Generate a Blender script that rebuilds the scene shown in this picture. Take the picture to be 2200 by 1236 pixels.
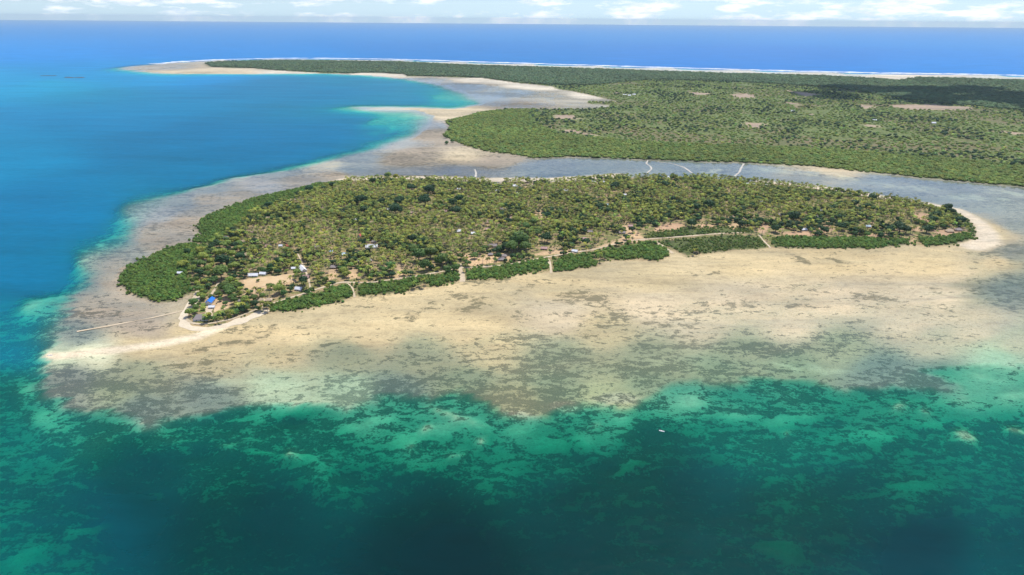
import bpy, math, random
import numpy as np
from mathutils import Matrix, Vector

for o in list(bpy.data.objects):
    bpy.data.objects.remove(o, do_unlink=True)
scene = bpy.context.scene
COL = scene.collection
rng = np.random.default_rng(7)
random.seed(7)
R = math.radians

# ------------------------------------------------------------------ camera
H = 400.0                      # height of the aircraft above the sea
F = 1467.0                     # focal length for a picture 2200 wide
PITCH, ROLL = R(21.46), 0.0080
fwd = Vector((0, math.cos(PITCH), -math.sin(PITCH)))
rgt0, up0 = Vector((1, 0, 0)), Vector((0, math.sin(PITCH), math.cos(PITCH)))
rgt = rgt0 * math.cos(ROLL) + up0 * math.sin(ROLL)
upv = up0 * math.cos(ROLL) - rgt0 * math.sin(ROLL)
cam_d = bpy.data.cameras.new('camera')
cam = bpy.data.objects.new('camera', cam_d)
COL.objects.link(cam)
cam.matrix_world = Matrix(((rgt.x, upv.x, -fwd.x, 0), (rgt.y, upv.y, -fwd.y, 0), (rgt.z, upv.z, -fwd.z, H), (0, 0, 0, 1)))
cam_d.sensor_fit = 'HORIZONTAL'
cam_d.sensor_width = 36.0
cam_d.lens = 36.0 * F / 2200.0
cam_d.clip_start = 1.0
cam_d.clip_end = 200000.0
scene.camera = cam

# ------------------------------------------------------------------ sky and sun
SUN_DIR = Vector((0.20, 0.36, 0.91)).normalized()     # towards the sun
SUN_EL = math.asin(SUN_DIR.z)
SUN_AZ = math.atan2(SUN_DIR.x, SUN_DIR.y)
world = bpy.data.worlds.new('World')
scene.world = world
world.use_nodes = True
nt = world.node_tree
nt.nodes.clear()
N = nt.nodes.new
sky = N('ShaderNodeTexSky')
sky.sky_type = 'NISHITA'
sky.sun_disc = False
sky.sun_elevation = SUN_EL
sky.sun_rotation = SUN_AZ
sky.altitude = 0
sky.air_density = 1.0
sky.dust_density = 0.0
sky.ozone_density = 3.0
tc = N('ShaderNodeTexCoord')
sep = N('ShaderNodeSeparateXYZ')
nt.links.new(tc.outputs['Generated'], sep.inputs[0])
mx = N('ShaderNodeMath'); mx.operation = 'MAXIMUM'; mx.inputs[1].default_value = 0.0
nt.links.new(sep.outputs['Z'], mx.inputs[0])
ad = N('ShaderNodeMath'); ad.operation = 'ADD'; ad.inputs[1].default_value = 0.22
nt.links.new(mx.outputs[0], ad.inputs[0])
dv = N('ShaderNodeVectorMath'); dv.operation = 'DIVIDE'
cx = N('ShaderNodeCombineXYZ')
for k in range(3):
    nt.links.new(ad.outputs[0], cx.inputs[k])
nt.links.new(tc.outputs['Generated'], dv.inputs[0])
nt.links.new(cx.outputs[0], dv.inputs[1])
no = N('ShaderNodeTexNoise'); no.inputs['Scale'].default_value = 3.4; no.inputs['Detail'].default_value = 7; no.inputs['Roughness'].default_value = 0.58
nt.links.new(dv.outputs[0], no.inputs['Vector'])
rp = N('ShaderNodeValToRGB')
rp.color_ramp.elements[0].position = 0.49; rp.color_ramp.elements[0].color = (0, 0, 0, 1)
rp.color_ramp.elements[1].position = 0.62; rp.color_ramp.elements[1].color = (1, 1, 1, 1)
nt.links.new(no.outputs['Fac'], rp.inputs[0])
mixc = N('ShaderNodeMix'); mixc.data_type = 'RGBA'
nt.links.new(rp.outputs[0], mixc.inputs['Factor'])
mz = N('ShaderNodeMath'); mz.operation = 'MAXIMUM'; mz.inputs[1].default_value = 0.02
nt.links.new(sep.outputs['Z'], mz.inputs[0])
cz = N('ShaderNodeCombineXYZ')
nt.links.new(sep.outputs['X'], cz.inputs[0]); nt.links.new(sep.outputs['Y'], cz.inputs[1]); nt.links.new(mz.outputs[0], cz.inputs[2])
nz = N('ShaderNodeVectorMath'); nz.operation = 'NORMALIZE'
nt.links.new(cz.outputs[0], nz.inputs[0]); nt.links.new(nz.outputs[0], sky.inputs['Vector'])
tnt = N('ShaderNodeMix'); tnt.data_type = 'RGBA'; tnt.blend_type = 'MULTIPLY'; tnt.inputs['Factor'].default_value = 1.0
tnt.inputs['B'].default_value = (.70, .88, 1.28, 1)
nt.links.new(sky.outputs[0], tnt.inputs['A'])
nt.links.new(tnt.outputs['Result'], mixc.inputs['A'])
no2 = N('ShaderNodeTexNoise'); no2.inputs['Scale'].default_value = 9.0; no2.inputs['Detail'].default_value = 5; no2.inputs['Roughness'].default_value = 0.6
nt.links.new(dv.outputs[0], no2.inputs['Vector'])
mixw = N('ShaderNodeMix'); mixw.data_type = 'RGBA'
rp2 = N('ShaderNodeValToRGB'); rp2.color_ramp.elements[0].position = 0.40; rp2.color_ramp.elements[1].position = 0.60
nt.links.new(no2.outputs['Fac'], rp2.inputs[0]); nt.links.new(rp2.outputs[0], mixw.inputs['Factor'])
mixw.inputs['A'].default_value = (7.8, 8.4, 9.6, 1)       # shaded cloud
mixw.inputs['B'].default_value = (10.6, 10.7, 10.9, 1)    # sunlit cloud
nt.links.new(mixw.outputs['Result'], mixc.inputs['B'])
bg = N('ShaderNodeBackground'); bg.inputs['Strength'].default_value = 0.12
nt.links.new(mixc.outputs['Result'], bg.inputs['Color'])
wo = N('ShaderNodeOutputWorld')
nt.links.new(bg.outputs[0], wo.inputs['Surface'])

sun_d = bpy.data.lights.new('sun', 'SUN')
sun_d.energy = 5.0
sun_d.angle = R(0.53)
sun_d.color = (1.0, 0.955, 0.88)
sun = bpy.data.objects.new('sun', sun_d)
COL.objects.link(sun)
sun.rotation_euler = SUN_DIR.to_track_quat('Z', 'Y').to_euler()
sun.location = (0, 0, 3000)

scene.view_settings.view_transform = 'Standard'
scene.view_settings.look = 'None'
scene.view_settings.exposure = 0.0
scene.view_settings.gamma = 1.0
scene.view_settings.use_curve_mapping = False
scene.render.engine = 'CYCLES'
cy = scene.cycles
cy.max_bounces = 6; cy.diffuse_bounces = 2; cy.glossy_bounces = 2; cy.transmission_bounces = 2
cy.volume_bounces = 0; cy.transparent_max_bounces = 12
cy.use_denoising = True
cy.caustics_reflective = False; cy.caustics_refractive = False

# ------------------------------------------------------------------ survey helpers
def G(px, py):
    """Point of the sea-level plane (world metres) that was surveyed at photo position (px, py)."""
    d = fwd + rgt * ((px - 1100.0) / F) - upv * ((py - 618.0) / F)
    t = H / max(-d.z, 1e-5)
    return (d.x * t, d.y * t)

def GP(pts):
    return np.array([G(*p) for p in pts])

def chart(x, y):
    """Bearing / range chart used to interpolate soundings evenly over near and far water."""
    yy = np.maximum(y, 120.0)
    return np.stack([x / yy * 1000.0, 1000.0 * np.log(yy / 400.0) * 0.75], -1)

def sdf_poly(x, y, poly, pad=1e9):
    """Signed distance to a closed polygon, negative inside; exact within pad of its box."""
    out = np.full(x.shape, 1e6)
    lo, hi = poly.min(0) - pad, poly.max(0) + pad
    m = (x > lo[0]) & (x < hi[0]) & (y > lo[1]) & (y < hi[1])
    if not m.any():
        return out
    X, Y = x[m], y[m]
    d2 = np.full(X.shape, 1e18)
    ins = np.zeros(X.shape, bool)
    n = len(poly)
    for i in range(n):
        ax, ay = poly[i]
        bx, by = poly[(i + 1) % n]
        ex, ey = bx - ax, by - ay
        L = ex * ex + ey * ey + 1e-9
        t = np.clip(((X - ax) * ex + (Y - ay) * ey) / L, 0, 1)
        d2 = np.minimum(d2, (X - ax - t * ex) ** 2 + (Y - ay - t * ey) ** 2)
        if by != ay:
            c = ((ay > Y) != (by > Y)) & (X < ex * (Y - ay) / (by - ay) + ax)
            ins ^= c
    s = np.sqrt(d2)
    s[ins] *= -1
    out[m] = s
    return out

def dist_line(x, y, line, pad):
    out = np.full(x.shape, 1e6)
    lo, hi = line.min(0) - pad, line.max(0) + pad
    m = (x > lo[0]) & (x < hi[0]) & (y > lo[1]) & (y < hi[1])
    if not m.any():
        return out
    X, Y = x[m], y[m]
    d2 = np.full(X.shape, 1e18)
    for (ax, ay), (bx, by) in zip(line[:-1], line[1:]):
        ex, ey = bx - ax, by - ay
        L = ex * ex + ey * ey + 1e-9
        t = np.clip(((X - ax) * ex + (Y - ay) * ey) / L, 0, 1)
        d2 = np.minimum(d2, (X - ax - t * ex) ** 2 + (Y - ay - t * ey) ** 2)
    out[m] = np.sqrt(d2)
    return out

def _hash(ix, iy, seed):
    h = (ix.astype(np.int64) * 374761393 + iy.astype(np.int64) * 668265263 + seed * 1442695041) & 0x7fffffff
    h = ((h ^ (h >> 13)) * 1274126177) & 0x7fffffff
    return ((h ^ (h >> 16)) & 0xffff) / 65535.0

def vnoise(x, y, scale, seed=0, octaves=4, rough=0.5):
    """Value noise in 0..1 with features about `scale` metres."""
    tot = np.zeros(np.shape(x)); amp = 1.0; s = 0.0
    for o in range(octaves):
        fx, fy = x / scale, y / scale
        ix, iy = np.floor(fx), np.floor(fy)
        tx, ty = fx - ix, fy - iy
        tx = tx * tx * (3 - 2 * tx); ty = ty * ty * (3 - 2 * ty)
        a = _hash(ix, iy, seed + o); b = _hash(ix + 1, iy, seed + o)
        c = _hash(ix, iy + 1, seed + o); d = _hash(ix + 1, iy + 1, seed + o)
        tot += amp * (a + (b - a) * tx + (c - a) * ty + (a - b - c + d) * tx * ty)
        s += amp; amp *= rough; scale *= 0.5
    return tot / s

def sstep(a, b, v):
    t = np.clip((v - a) / (b - a), 0, 1)
    return t * t * (3 - 2 * t)

# ------------------------------------------------------------------ the survey
PLATFORM = GP([(85,768),(78,795),(90,830),(127,856),(185,882),(242,891),(286,922),(318,922),(350,904),(414,897),(477,886),(600,862),
    (681,864),(746,871),(781,861),(826,846),(870,852),(924,862),(965,845),(1004,852),(1053,883),(1101,896),(1166,896),(1190,872),(1220,866),(1254,862),
    (1300,872),(1350,874),(1391,842),(1427,818),(1482,814),(1545,835),(1595,822),(1654,814),(1732,818),(1791,835),(1882,831),
    (1973,835),(2055,848),(2041,822),(2000,797),(2027,784),(2086,783),(2200,783),(2500,775),(2900,700),(3300,560),(3300,400),(2900,230),(2700,181),
    (2200,163),(2073,160),(1900,158),(1727,154),(1582,150),(1400,145),(1200,139),(1100,136),(1000,133),(850,128),(700,126),(600,126),(470,129),(400,133),(320,138),
    (260,143),(230,149),(285,156),(350,161),(500,161),(700,160),(800,165),(880,174),(940,187),(990,203),(1030,222),(985,231),(960,232),(900,229),(760,228),(735,234),
    (780,239),(880,240),(915,250),(870,290),(790,318),(700,337),(640,353),(600,363),(480,384),(400,407),(345,424),(290,470),(262,512),
    (230,545),(190,585),(155,625),(135,665),(128,705),(112,742)])
ISLAND = GP([(260,600),(273,575),(320,553),(375,531),(407,525),(436,505),(425,495),(427,480),(447,465),(487,447),(549,427),(611,413),
    (684,396),(738,391),(800,387),(830,388),(960,390),(1020,391),(1045,393),(1058,401),(1076,404),(1077,393),(1120,391),(1180,393),(1260,388),(1320,384),
    (1400,382),(1520,384),(1600,390),(1680,397),(1742,405),(1834,419),(1914,430),(1977,440),(2034,451),(2066,463),(2092,485),(2096,512),
    (2073,521),(2041,528),(1990,531),(1958,526),(1939,528),(1859,536),(1818,532),(1770,535),(1659,533),(1589,537),(1513,547),(1479,553),
    (1440,538),(1434,550),(1412,563),(1371,560),(1301,561),(1282,574),(1186,585),(1104,591),(1081,602),(1002,602),(986,604),(941,615),
    (869,629),(818,635),(767,638),(738,647),(647,667),(600,672),(540,676),(500,692),(462,703),(418,703),(400,690),(400,668),(412,645),(415,629),(375,647),
    (345,651),(302,640),(280,628),(265,615)])
FARLAND = GP([(3300,445),(2700,430),(2200,402),(2036,387),(1968,381),(1922,375),(1832,367),(1736,357),(1600,350),(1409,344),(1232,337),(1150,340),
    (1109,333),(1055,327),(1036,323),(1006,315),(973,302),(956,291),(969,274),(958,261),(993,254),(1033,242),(1091,236),(1155,235),
    (1233,235),(1307,231),(1312,226),(1262,223),(1262,219),(1327,219),(1285,209),(1260,203),(1225,196),(1193,191),(1190,187),(1154,183),(1113,179),(1080,174),(1036,168),
    (1000,167),(951,166),(875,164),(868,160),(809,157),(781,157),(744,159),(700,158),(600,152),(540,147),(455,145),(440,137),(470,134),(600,131),(700,132),
    (850,134),(1000,141),(1100,144),(1200,147),(1400,154),(1582,160),(1727,163),(1800,166),(1891,171),(1931,175),(1969,168),(2073,170),(2200,174),
    (2700,192),(3300,240)])
MANGROVES = [
    ('broad mangrove thicket filling the rounded lobe above the sandy point', [(260,600),(273,575),(320,553),(375,531),(407,525),(451,529),(440,545),(418,560),(404,590),(414,612),(415,629),(375,647),(345,651),(302,640),(280,628),(265,615)]),
    ('long dark mangrove belt along the lagoon shore of the island', [(409,522),(436,505),(425,495),(427,480),(447,465),(487,447),(549,427),(611,413),(684,396),(738,391),(746,396),(690,408),(640,428),(600,440),(560,455),(530,470),(520,485),(500,500),(470,515),(452,527)]),
    ('low mangrove strip beside the sand track, with a tapering seaward end', [(576,662),(640,645),(700,628),(745,613),(758,618),(757,636),(738,647),(647,667),(600,672)]),
    ('mangrove strip between the narrow creek and the wide sandy gap', [(766,616),(800,614),(860,607),(940,592),(980,584),(985,592),(986,602),(941,615),(905,611),(869,629),(818,635),(769,638)]),
    ('mangrove strip just past the wide sandy gap in the fringe', [(1002,583),(1060,576),(1120,567),(1175,558),(1181,580),(1104,591),(1081,602),(1040,600),(1003,602)]),
    ('short mangrove strip between two narrow sand gaps', [(1190,560),(1250,549),(1272,552),(1282,574),(1240,578),(1191,585)]),
    ('mangrove clump spreading onto the sand flat below the fork of the track', [(1265,547),(1330,533),(1400,522),(1430,535),(1434,550),(1412,563),(1371,556),(1330,560),(1301,558)]),
    ('broad mangrove strip seaward of the green shrub field', [(1412,522),(1470,517),(1560,508),(1630,512),(1648,528),(1640,536),(1589,537),(1513,547),(1492,543),(1479,553),(1460,543)]),
    ('low green shrub field inland of the sand track', [(1380,516),(1400,502),(1500,492),(1600,490),(1625,505),(1540,505),(1450,514)]),
    ('long mangrove strip below the orange bare yards', [(1650,514),(1700,512),(1800,515),(1850,512),(1900,518),(1955,515),(1957,526),(1939,528),(1859,536),(1770,535),(1700,534),(1664,533)]),
    ('mangrove strip at the rounded far tip of the island', [(1970,515),(2040,510),(2070,502),(2085,505),(2096,512),(2073,521),(2041,528),(1990,531)]),
    ('shrub fringe along the channel beach at the far tip', [(1960,436),(2034,449),(2066,462),(2092,485),(2095,508),(2080,500),(2065,478),(2040,460),(2000,450)]),
]
MANGROVES = [(a, GP(b)) for a, b in MANGROVES]
FARMANGROVE = GP([(3300,450),(2700,430),(2200,402),(2036,387),(1968,381),(1922,375),(1832,367),(1736,357),(1600,350),(1409,344),(1232,337),(1150,340),
    (1109,333),(1055,327),(1036,323),(1006,315),(973,302),(956,291),(969,274),(958,261),(993,254),(1033,242),(1091,236),(1150,236),(1140,255),(1165,275),(1200,290),
    (1300,300),(1400,310),(1600,315),(1800,325),(2000,340),(2200,360),(3300,400)])
FARFOREST = GP([(440,137),(470,133),(600,130),(700,131),(850,133),(1000,140),(1200,146),(1400,153),(1582,159),(1727,162),(1891,170),(1931,174),(1969,167),(2200,173),(3000,200),
    (3000,250),(2200,240),(1950,215),(1800,190),(1600,178),(1400,172),(1250,185),(1150,181),(1000,166),(875,163),(744,158),(600,152),(455,145)])

# soundings on the platform: photo place, depth (m, negative dries), fraction of dark bottom cover, sediment
SED = {'tan': (.46,.37,.205), 'pale': (.485,.405,.265), 'white': (.53,.475,.37), 'brown': (.315,.265,.195), 'olive': (.33,.315,.185), 'grey': (.285,.27,.21),
       'pinkgrey': (.39,.35,.305), 'mud': (.22,.195,.15), 'palegreen': (.50,.50,.33), 'sand': (.37,.37,.25)}
INSIDE = [(600,700,-.2,.12,'tan'),(500,712,-.1,.18,'tan'),(420,735,-.2,.12,'tan'),(300,750,-.1,.15,'tan'),(200,758,-.05,.03,'palegreen'),(130,772,.2,.05,'palegreen'),
 (700,680,-.2,.14,'tan'),(850,660,-.2,.17,'tan'),(1000,640,-.2,.22,'tan'),(1200,610,-.2,.14,'tan'),(1400,600,-.2,.10,'tan'),(1600,570,-.25,.06,'tan'),(1800,560,-.2,.10,'tan'),
 (2000,560,-.25,.05,'tan'),(2120,500,-.3,.03,'tan'),(2150,560,-.02,.25,'tan'),(800,720,-.1,.14,'tan'),(1000,700,-.12,.14,'tan'),(1200,680,-.1,.12,'pale'),(1400,660,-.05,.10,'pale'),
 (1600,640,.02,.12,'pale'),(1800,640,.02,.14,'pale'),(2000,640,.02,.17,'pale'),(2180,620,.5,.55,'grey'),(2190,480,.4,.5,'grey'),(2170,550,.3,.5,'grey'),(2100,700,.15,.15,'pale'),(1950,700,.12,.2,'pale'),
 (1700,700,.08,.2,'pale'),(1500,700,.1,.22,'pale'),(1300,710,.1,.3,'tan'),(2600,600,.6,.6,'grey'),(2600,480,.5,.5,'grey'),
 (150,805,.35,.52,'grey'),(300,795,.25,.5,'olive'),(450,775,.1,.42,'tan'),(600,765,.1,.32,'tan'),(750,765,.25,.42,'olive'),(900,770,.25,.42,'olive'),(1050,752,.15,.3,'tan'),(1200,770,.4,.55,'olive'),
 (1400,770,.4,.5,'olive'),(1600,760,.5,.42,'olive'),(1800,750,.5,.36,'olive'),(2000,740,.4,.25,'pale'),(2180,740,.5,.1,'pale'),
 (120,840,.4,.6,'grey'),(300,880,.6,.66,'grey'),(250,840,.4,.5,'olive'),(450,850,.6,.6,'grey'),(600,830,.5,.4,'palegreen'),(750,835,.6,.5,'palegreen'),(850,842,.8,.6,'grey'),(1000,825,.5,.5,'olive'),
 (1100,860,.5,.4,'tan'),(1200,835,.6,.62,'olive'),(1300,845,.7,.45,'tan'),(1400,812,.7,.68,'olive'),(1550,805,.8,.62,'olive'),(1700,795,.8,.58,'olive'),(1900,795,1.0,.66,'grey'),(2000,818,1.4,.78,'grey'),(2150,772,1.0,.2,'palegreen'),
 (300,700,-.02,.38,'brown'),(220,680,.05,.38,'brown'),(170,720,.4,.55,'grey'),(250,620,.0,.28,'brown'),(200,640,.15,.35,'brown'),(230,570,.18,.3,'brown'),(180,620,.45,.5,'grey'),(330,520,.05,.32,'brown'),
 (260,530,.35,.4,'grey'),(400,480,.0,.36,'brown'),(330,460,.3,.4,'pinkgrey'),(380,430,.35,.4,'grey'),(450,432,.1,.36,'brown'),(520,420,.1,.36,'brown'),(450,402,.35,.4,'grey'),(560,398,.2,.3,'pinkgrey'),
 (640,388,.1,.35,'brown'),(600,372,.35,.4,'grey'),(720,377,.0,.3,'brown'),(700,355,.2,.2,'pale'),(780,340,.35,.5,'grey'),
 (760,365,.35,.6,'grey'),(850,375,.25,.75,'mud'),(1000,372,.25,.7,'mud'),(1150,365,.35,.6,'grey'),(1300,362,.4,.55,'grey'),(1450,362,.4,.45,'grey'),(1600,368,.35,.4,'grey'),(1750,378,.2,.35,'grey'),
 (1780,367,-.1,.1,'pale'),(1900,397,.3,.35,'grey'),(2050,417,.35,.35,'grey'),(2180,440,.4,.45,'grey'),
 (900,330,-.1,.5,'brown'),(1000,335,-.15,.3,'pale'),(1060,345,-.1,.36,'brown'),(850,345,-.05,.5,'brown'),(920,290,-.1,.5,'brown'),(900,270,.2,.3,'pinkgrey'),(840,310,.3,.3,'pinkgrey'),(950,245,-.15,.3,'pale'),(990,240,-.2,.15,'pale'),
 (1000,187,.2,.6,'mud'),(1100,197,.2,.5,'grey'),(1200,207,.05,.3,'grey'),(1050,173,-.2,.05,'white'),(1150,188,-.2,.08,'white'),(1250,206,-.2,.08,'white'),(1280,226,0,.2,'grey'),(1100,226,.05,.45,'brown'),(1000,215,.4,.3,'grey'),
 (900,176,.2,.4,'brown'),(830,160,-.2,.05,'white'),(400,156,-.1,.2,'pale'),(350,147,.1,.35,'brown'),(500,156,-.1,.1,'pale'),(600,158,-.1,.15,'white'),(800,233,.1,.05,'white'),(740,232,.4,.1,'pale'),
 (600,128,.1,0,'white'),(900,131,.1,0,'white'),(1200,142,.1,0,'white'),(1500,150,.1,0,'white'),(1800,158,.1,0,'white'),(1930,165,0,0,'white'),(2200,168,.1,0,'white'),(2700,186,.1,0,'white')]
# soundings off the platform
OUTSIDE = [(100,900,3.5,.5),(200,920,4,.55),(350,950,5,.5),(500,930,5.5,.55),(650,905,4.5,.5),(800,890,3,.4),(950,885,3,.4),(1100,920,3.5,.4),(1300,905,3.5,.4),(1450,850,2.2,.25),(1600,860,3.5,.5),(1750,860,4,.45),(1900,880,5,.45),
 (2100,830,2.5,.25),(2180,830,2.5,.3),(300,1000,12,.7),(500,1000,9,.55),(700,980,6,.5),(900,960,5,.45),(1050,980,5.5,.48),(1200,980,7,.6),(1400,960,9,.75),(1600,940,6,.5),(1800,930,6.5,.5),(2000,940,7,.5),(2150,950,7.5,.5),
 (50,850,4,.5),(40,950,7,.5),(30,700,9,.55),(70,660,3,.35),(0,640,16,.6),(0,760,9,.6),(0,850,7,.55),(20,580,14,.5),(300,1100,20,.75),(600,1100,18,.75),(900,1080,17,.75),(1200,1080,15,.75),(1500,1050,16,.8),(1800,1050,12,.6),(2000,1030,9,.5),(2150,1050,11,.5),
 (100,1150,9,.5),(0,1230,9,.4),(450,1230,15,.6),(800,1236,24,.85),(950,1180,32,1),(1200,1200,20,.85),(1400,1150,15,.7),(1550,1180,15,.7),(1800,1200,17,.6),(2000,1180,26,.9),(2190,1150,17,.6),  # dark central sounding put in for the shade of a cloud overhead
 (115,720,2,.8),(200,560,1.6,.7),(290,450,1.6,.75),(100,560,10,.5),(50,450,18,.5),(200,440,10,.5),(150,300,20,.5),(400,350,9,.5),(500,300,16,.5),(700,280,12,.4),(820,260,4.6,.25),(760,255,7.5,.4),(850,245,3.4,.2),(800,290,6,.5),
 (880,210,8,.4),(700,200,10,.5),(960,210,4,.3),(800,175,6,.4),(500,180,12,.5),(100,185,6,.2),(0,170,10,.3),(300,168,6,.3),
 (0,110,40,.5),(500,110,40,.5),(1000,110,60,.5),(1500,120,60,.5),(2200,130,60,.5),(1100,60,60,.5),(2800,900,10,.5),(-500,900,12,.5),(-500,500,20,.5),(1100,1600,20,.6)]
# water body colour; sky sheen, haze and cloud shade are painted into some entries
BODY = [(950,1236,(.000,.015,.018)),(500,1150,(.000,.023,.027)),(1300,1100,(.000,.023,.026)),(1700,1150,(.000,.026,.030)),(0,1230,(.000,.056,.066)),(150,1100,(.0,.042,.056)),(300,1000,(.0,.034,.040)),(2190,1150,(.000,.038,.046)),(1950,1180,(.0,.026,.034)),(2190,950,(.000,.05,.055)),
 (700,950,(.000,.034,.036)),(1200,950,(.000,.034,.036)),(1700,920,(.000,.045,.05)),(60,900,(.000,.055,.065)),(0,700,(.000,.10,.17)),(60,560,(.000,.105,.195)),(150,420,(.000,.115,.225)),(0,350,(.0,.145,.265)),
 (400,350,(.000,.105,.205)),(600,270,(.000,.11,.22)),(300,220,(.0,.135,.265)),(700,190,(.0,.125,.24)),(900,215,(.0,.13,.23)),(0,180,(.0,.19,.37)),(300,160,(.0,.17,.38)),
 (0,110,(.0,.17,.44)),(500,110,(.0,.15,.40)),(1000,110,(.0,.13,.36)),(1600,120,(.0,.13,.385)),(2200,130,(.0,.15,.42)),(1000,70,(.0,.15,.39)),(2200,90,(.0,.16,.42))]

def idw(q, pts, vals, power=3.8):
    num = np.zeros((len(q), vals.shape[1])); den = np.zeros(len(q))
    for p, v in zip(pts, vals):
        w = 1.0 / (((q[:, 0] - p[0]) ** 2 + (q[:, 1] - p[1]) ** 2) + 150.0) ** (power / 2)
        num += w[:, None] * v; den += w
    return num / den[:, None]

def _cp(rows):
    g = GP([r[:2] for r in rows])
    return chart(g[:, 0], g[:, 1])

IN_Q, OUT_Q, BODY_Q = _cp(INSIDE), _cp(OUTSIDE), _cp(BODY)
IN_V = np.array([[r[2], r[3], *SED[r[4]]] for r in INSIDE])
OUT_V = np.array([[r[2] * (2.3 if r[1] < 620 and r[2] >= 5 else 1.3 if r[1] > 840 else 1.0), min(1, r[3] + (.2 if r[1] < 620 and r[2] >= 5 else .08 if r[1] > 840 else 0))] for r in OUTSIDE])
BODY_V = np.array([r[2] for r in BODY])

# patches with a shape of their own: place, half size in photo units, turn, what it is
PATCH = [
 # sea-grass and algae lying on the sand flat
 ('grass',915,668,62,7,-16),('grass',1045,652,48,10,-20),('grass',1010,640,40,6,-18),('grass',1235,640,44,14,-3),('grass',1225,612,26,8,-5),('grass',1130,618,40,7,-14),('grass',1525,588,50,6,-4),('grass',1700,556,34,9,14),('grass',1780,560,34,5,10),
 ('grass',1870,640,42,12,6),('grass',1600,655,42,10,0),('grass',2010,628,26,8,10),('grass',570,716,26,7,-22),('grass',480,742,70,7,-8),('grass',640,705,20,3,-12),('grass',1380,690,50,7,10),('grass',1730,660,30,6,4),('grass',720,735,40,5,-15),
 ('grass',250,800,60,9,-12),('grass',180,812,60,10,-8),('grass',390,790,60,8,-10),('grass',330,868,110,13,-6),('grass',180,870,50,10,28),('grass',520,868,90,9,-8),('grass',860,845,50,10,10),('grass',740,862,50,7,4),
 ('grass',1080,858,22,9,10),('grass',1165,872,26,12,0),('grass',1190,812,60,9,-12),('grass',1300,808,60,9,-6),('grass',1560,820,60,9,6),('grass',1960,812,85,15,14),('grass',1850,800,60,9,6),
 ('sand',1720,372,60,4,3),('sand',1840,388,60,5,6),('sand',1960,405,60,4,6),('sand',2090,425,70,5,6),('sand',1660,362,50,3,3),('sand',1540,366,40,3,3),('sand',2160,415,50,4,8),('sand',1880,372,50,3,8),('grass',860,368,60,5,2),('grass',1000,362,60,4,2),('grass',1000,190,45,3,2),
 # bare bright sand lying under shallow water
 ('sand',585,884,105,6,-5),('sand',830,895,60,14,-12),('sand',1480,856,46,16,8),('sand',2105,802,70,10,12),('sand',2160,850,50,12,8),('sand',95,890,26,26,20),('sand',60,835,20,16,0),('sand',1120,915,26,14,0),('sand',1240,940,40,14,0),('sand',740,910,60,10,-20),
 ('sand',900,930,70,14,-14),('sand',1590,890,60,12,0),('sand',1720,900,70,12,-6),('sand',1880,930,90,12,0),('sand',2010,900,60,10,0),('sand',650,975,60,10,10),('sand',560,955,40,8,10),('sand',1010,905,40,12,0),('sand',1340,900,40,10,0),('sand',1170,955,40,14,0),
 ('sand',130,870,10,40,-28),('sand',280,905,50,8,28),('sand',1950,1030,80,12,0),('sand',60,1170,80,24,-20),('sand',200,1110,50,14,-20),('sand',1350,990,60,12,-8),('sand',1700,1160,60,20,10),('sand',1790,790,34,10,5),('sand',1690,785,30,6,5),('sand',620,830,60,6,-4),('sand',520,820,60,5,-6),('sand',660,800,60,4,-6),
 ('sand',255,495,60,6,-42),('sand',170,570,50,7,-45),('sand',90,655,55,9,-40),('sand',470,392,60,4,-14),('sand',560,372,50,3,-10),('sand',860,250,50,5,-8),('sand',830,275,40,5,-10),('sand',100,172,70,4,0),
 # pale coral heads that nearly reach the surface
 ('reef',1318,856,58,15,0),('reef',1215,872,40,12,4),('reef',2073,938,46,21,16),('reef',2190,925,34,12,12),('reef',625,976,22,13,0),('reef',485,949,20,8,0),('reef',985,972,30,9,-16),('reef',1030,943,18,14,0),('reef',1985,884,15,6,10),('reef',1935,872,22,12,0),
 ('reef',915,918,16,10,0),('reef',1283,908,12,8,0),('reef',880,955,14,10,-20),('reef',1690,925,10,6,0),('reef',970,890,50,7,20),('reef',1120,888,40,12,10),
 # deep dark holes
 ('deep',1995,1175,80,60,0),('deep',760,1000,50,20,0),('deep',350,985,120,24,-14),('deep',1290,990,50,20,0),('deep',620,905,60,12,-4),('deep',1440,1010,90,20,0),
]
_pp = []
for k, px, py, rx, ry, a in PATCH:
    c = np.array(G(px, py))
    ca, sa = math.cos(R(a)), math.sin(R(a))
    e1 = np.array(G(px + rx * ca, py + rx * sa)) - c
    e2 = np.array(G(px - ry * sa, py + ry * ca)) - c
    _pp.append((k, c, np.linalg.inv(np.stack([e1, e2], 1)), np.abs(e1) + np.abs(e2)))

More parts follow.
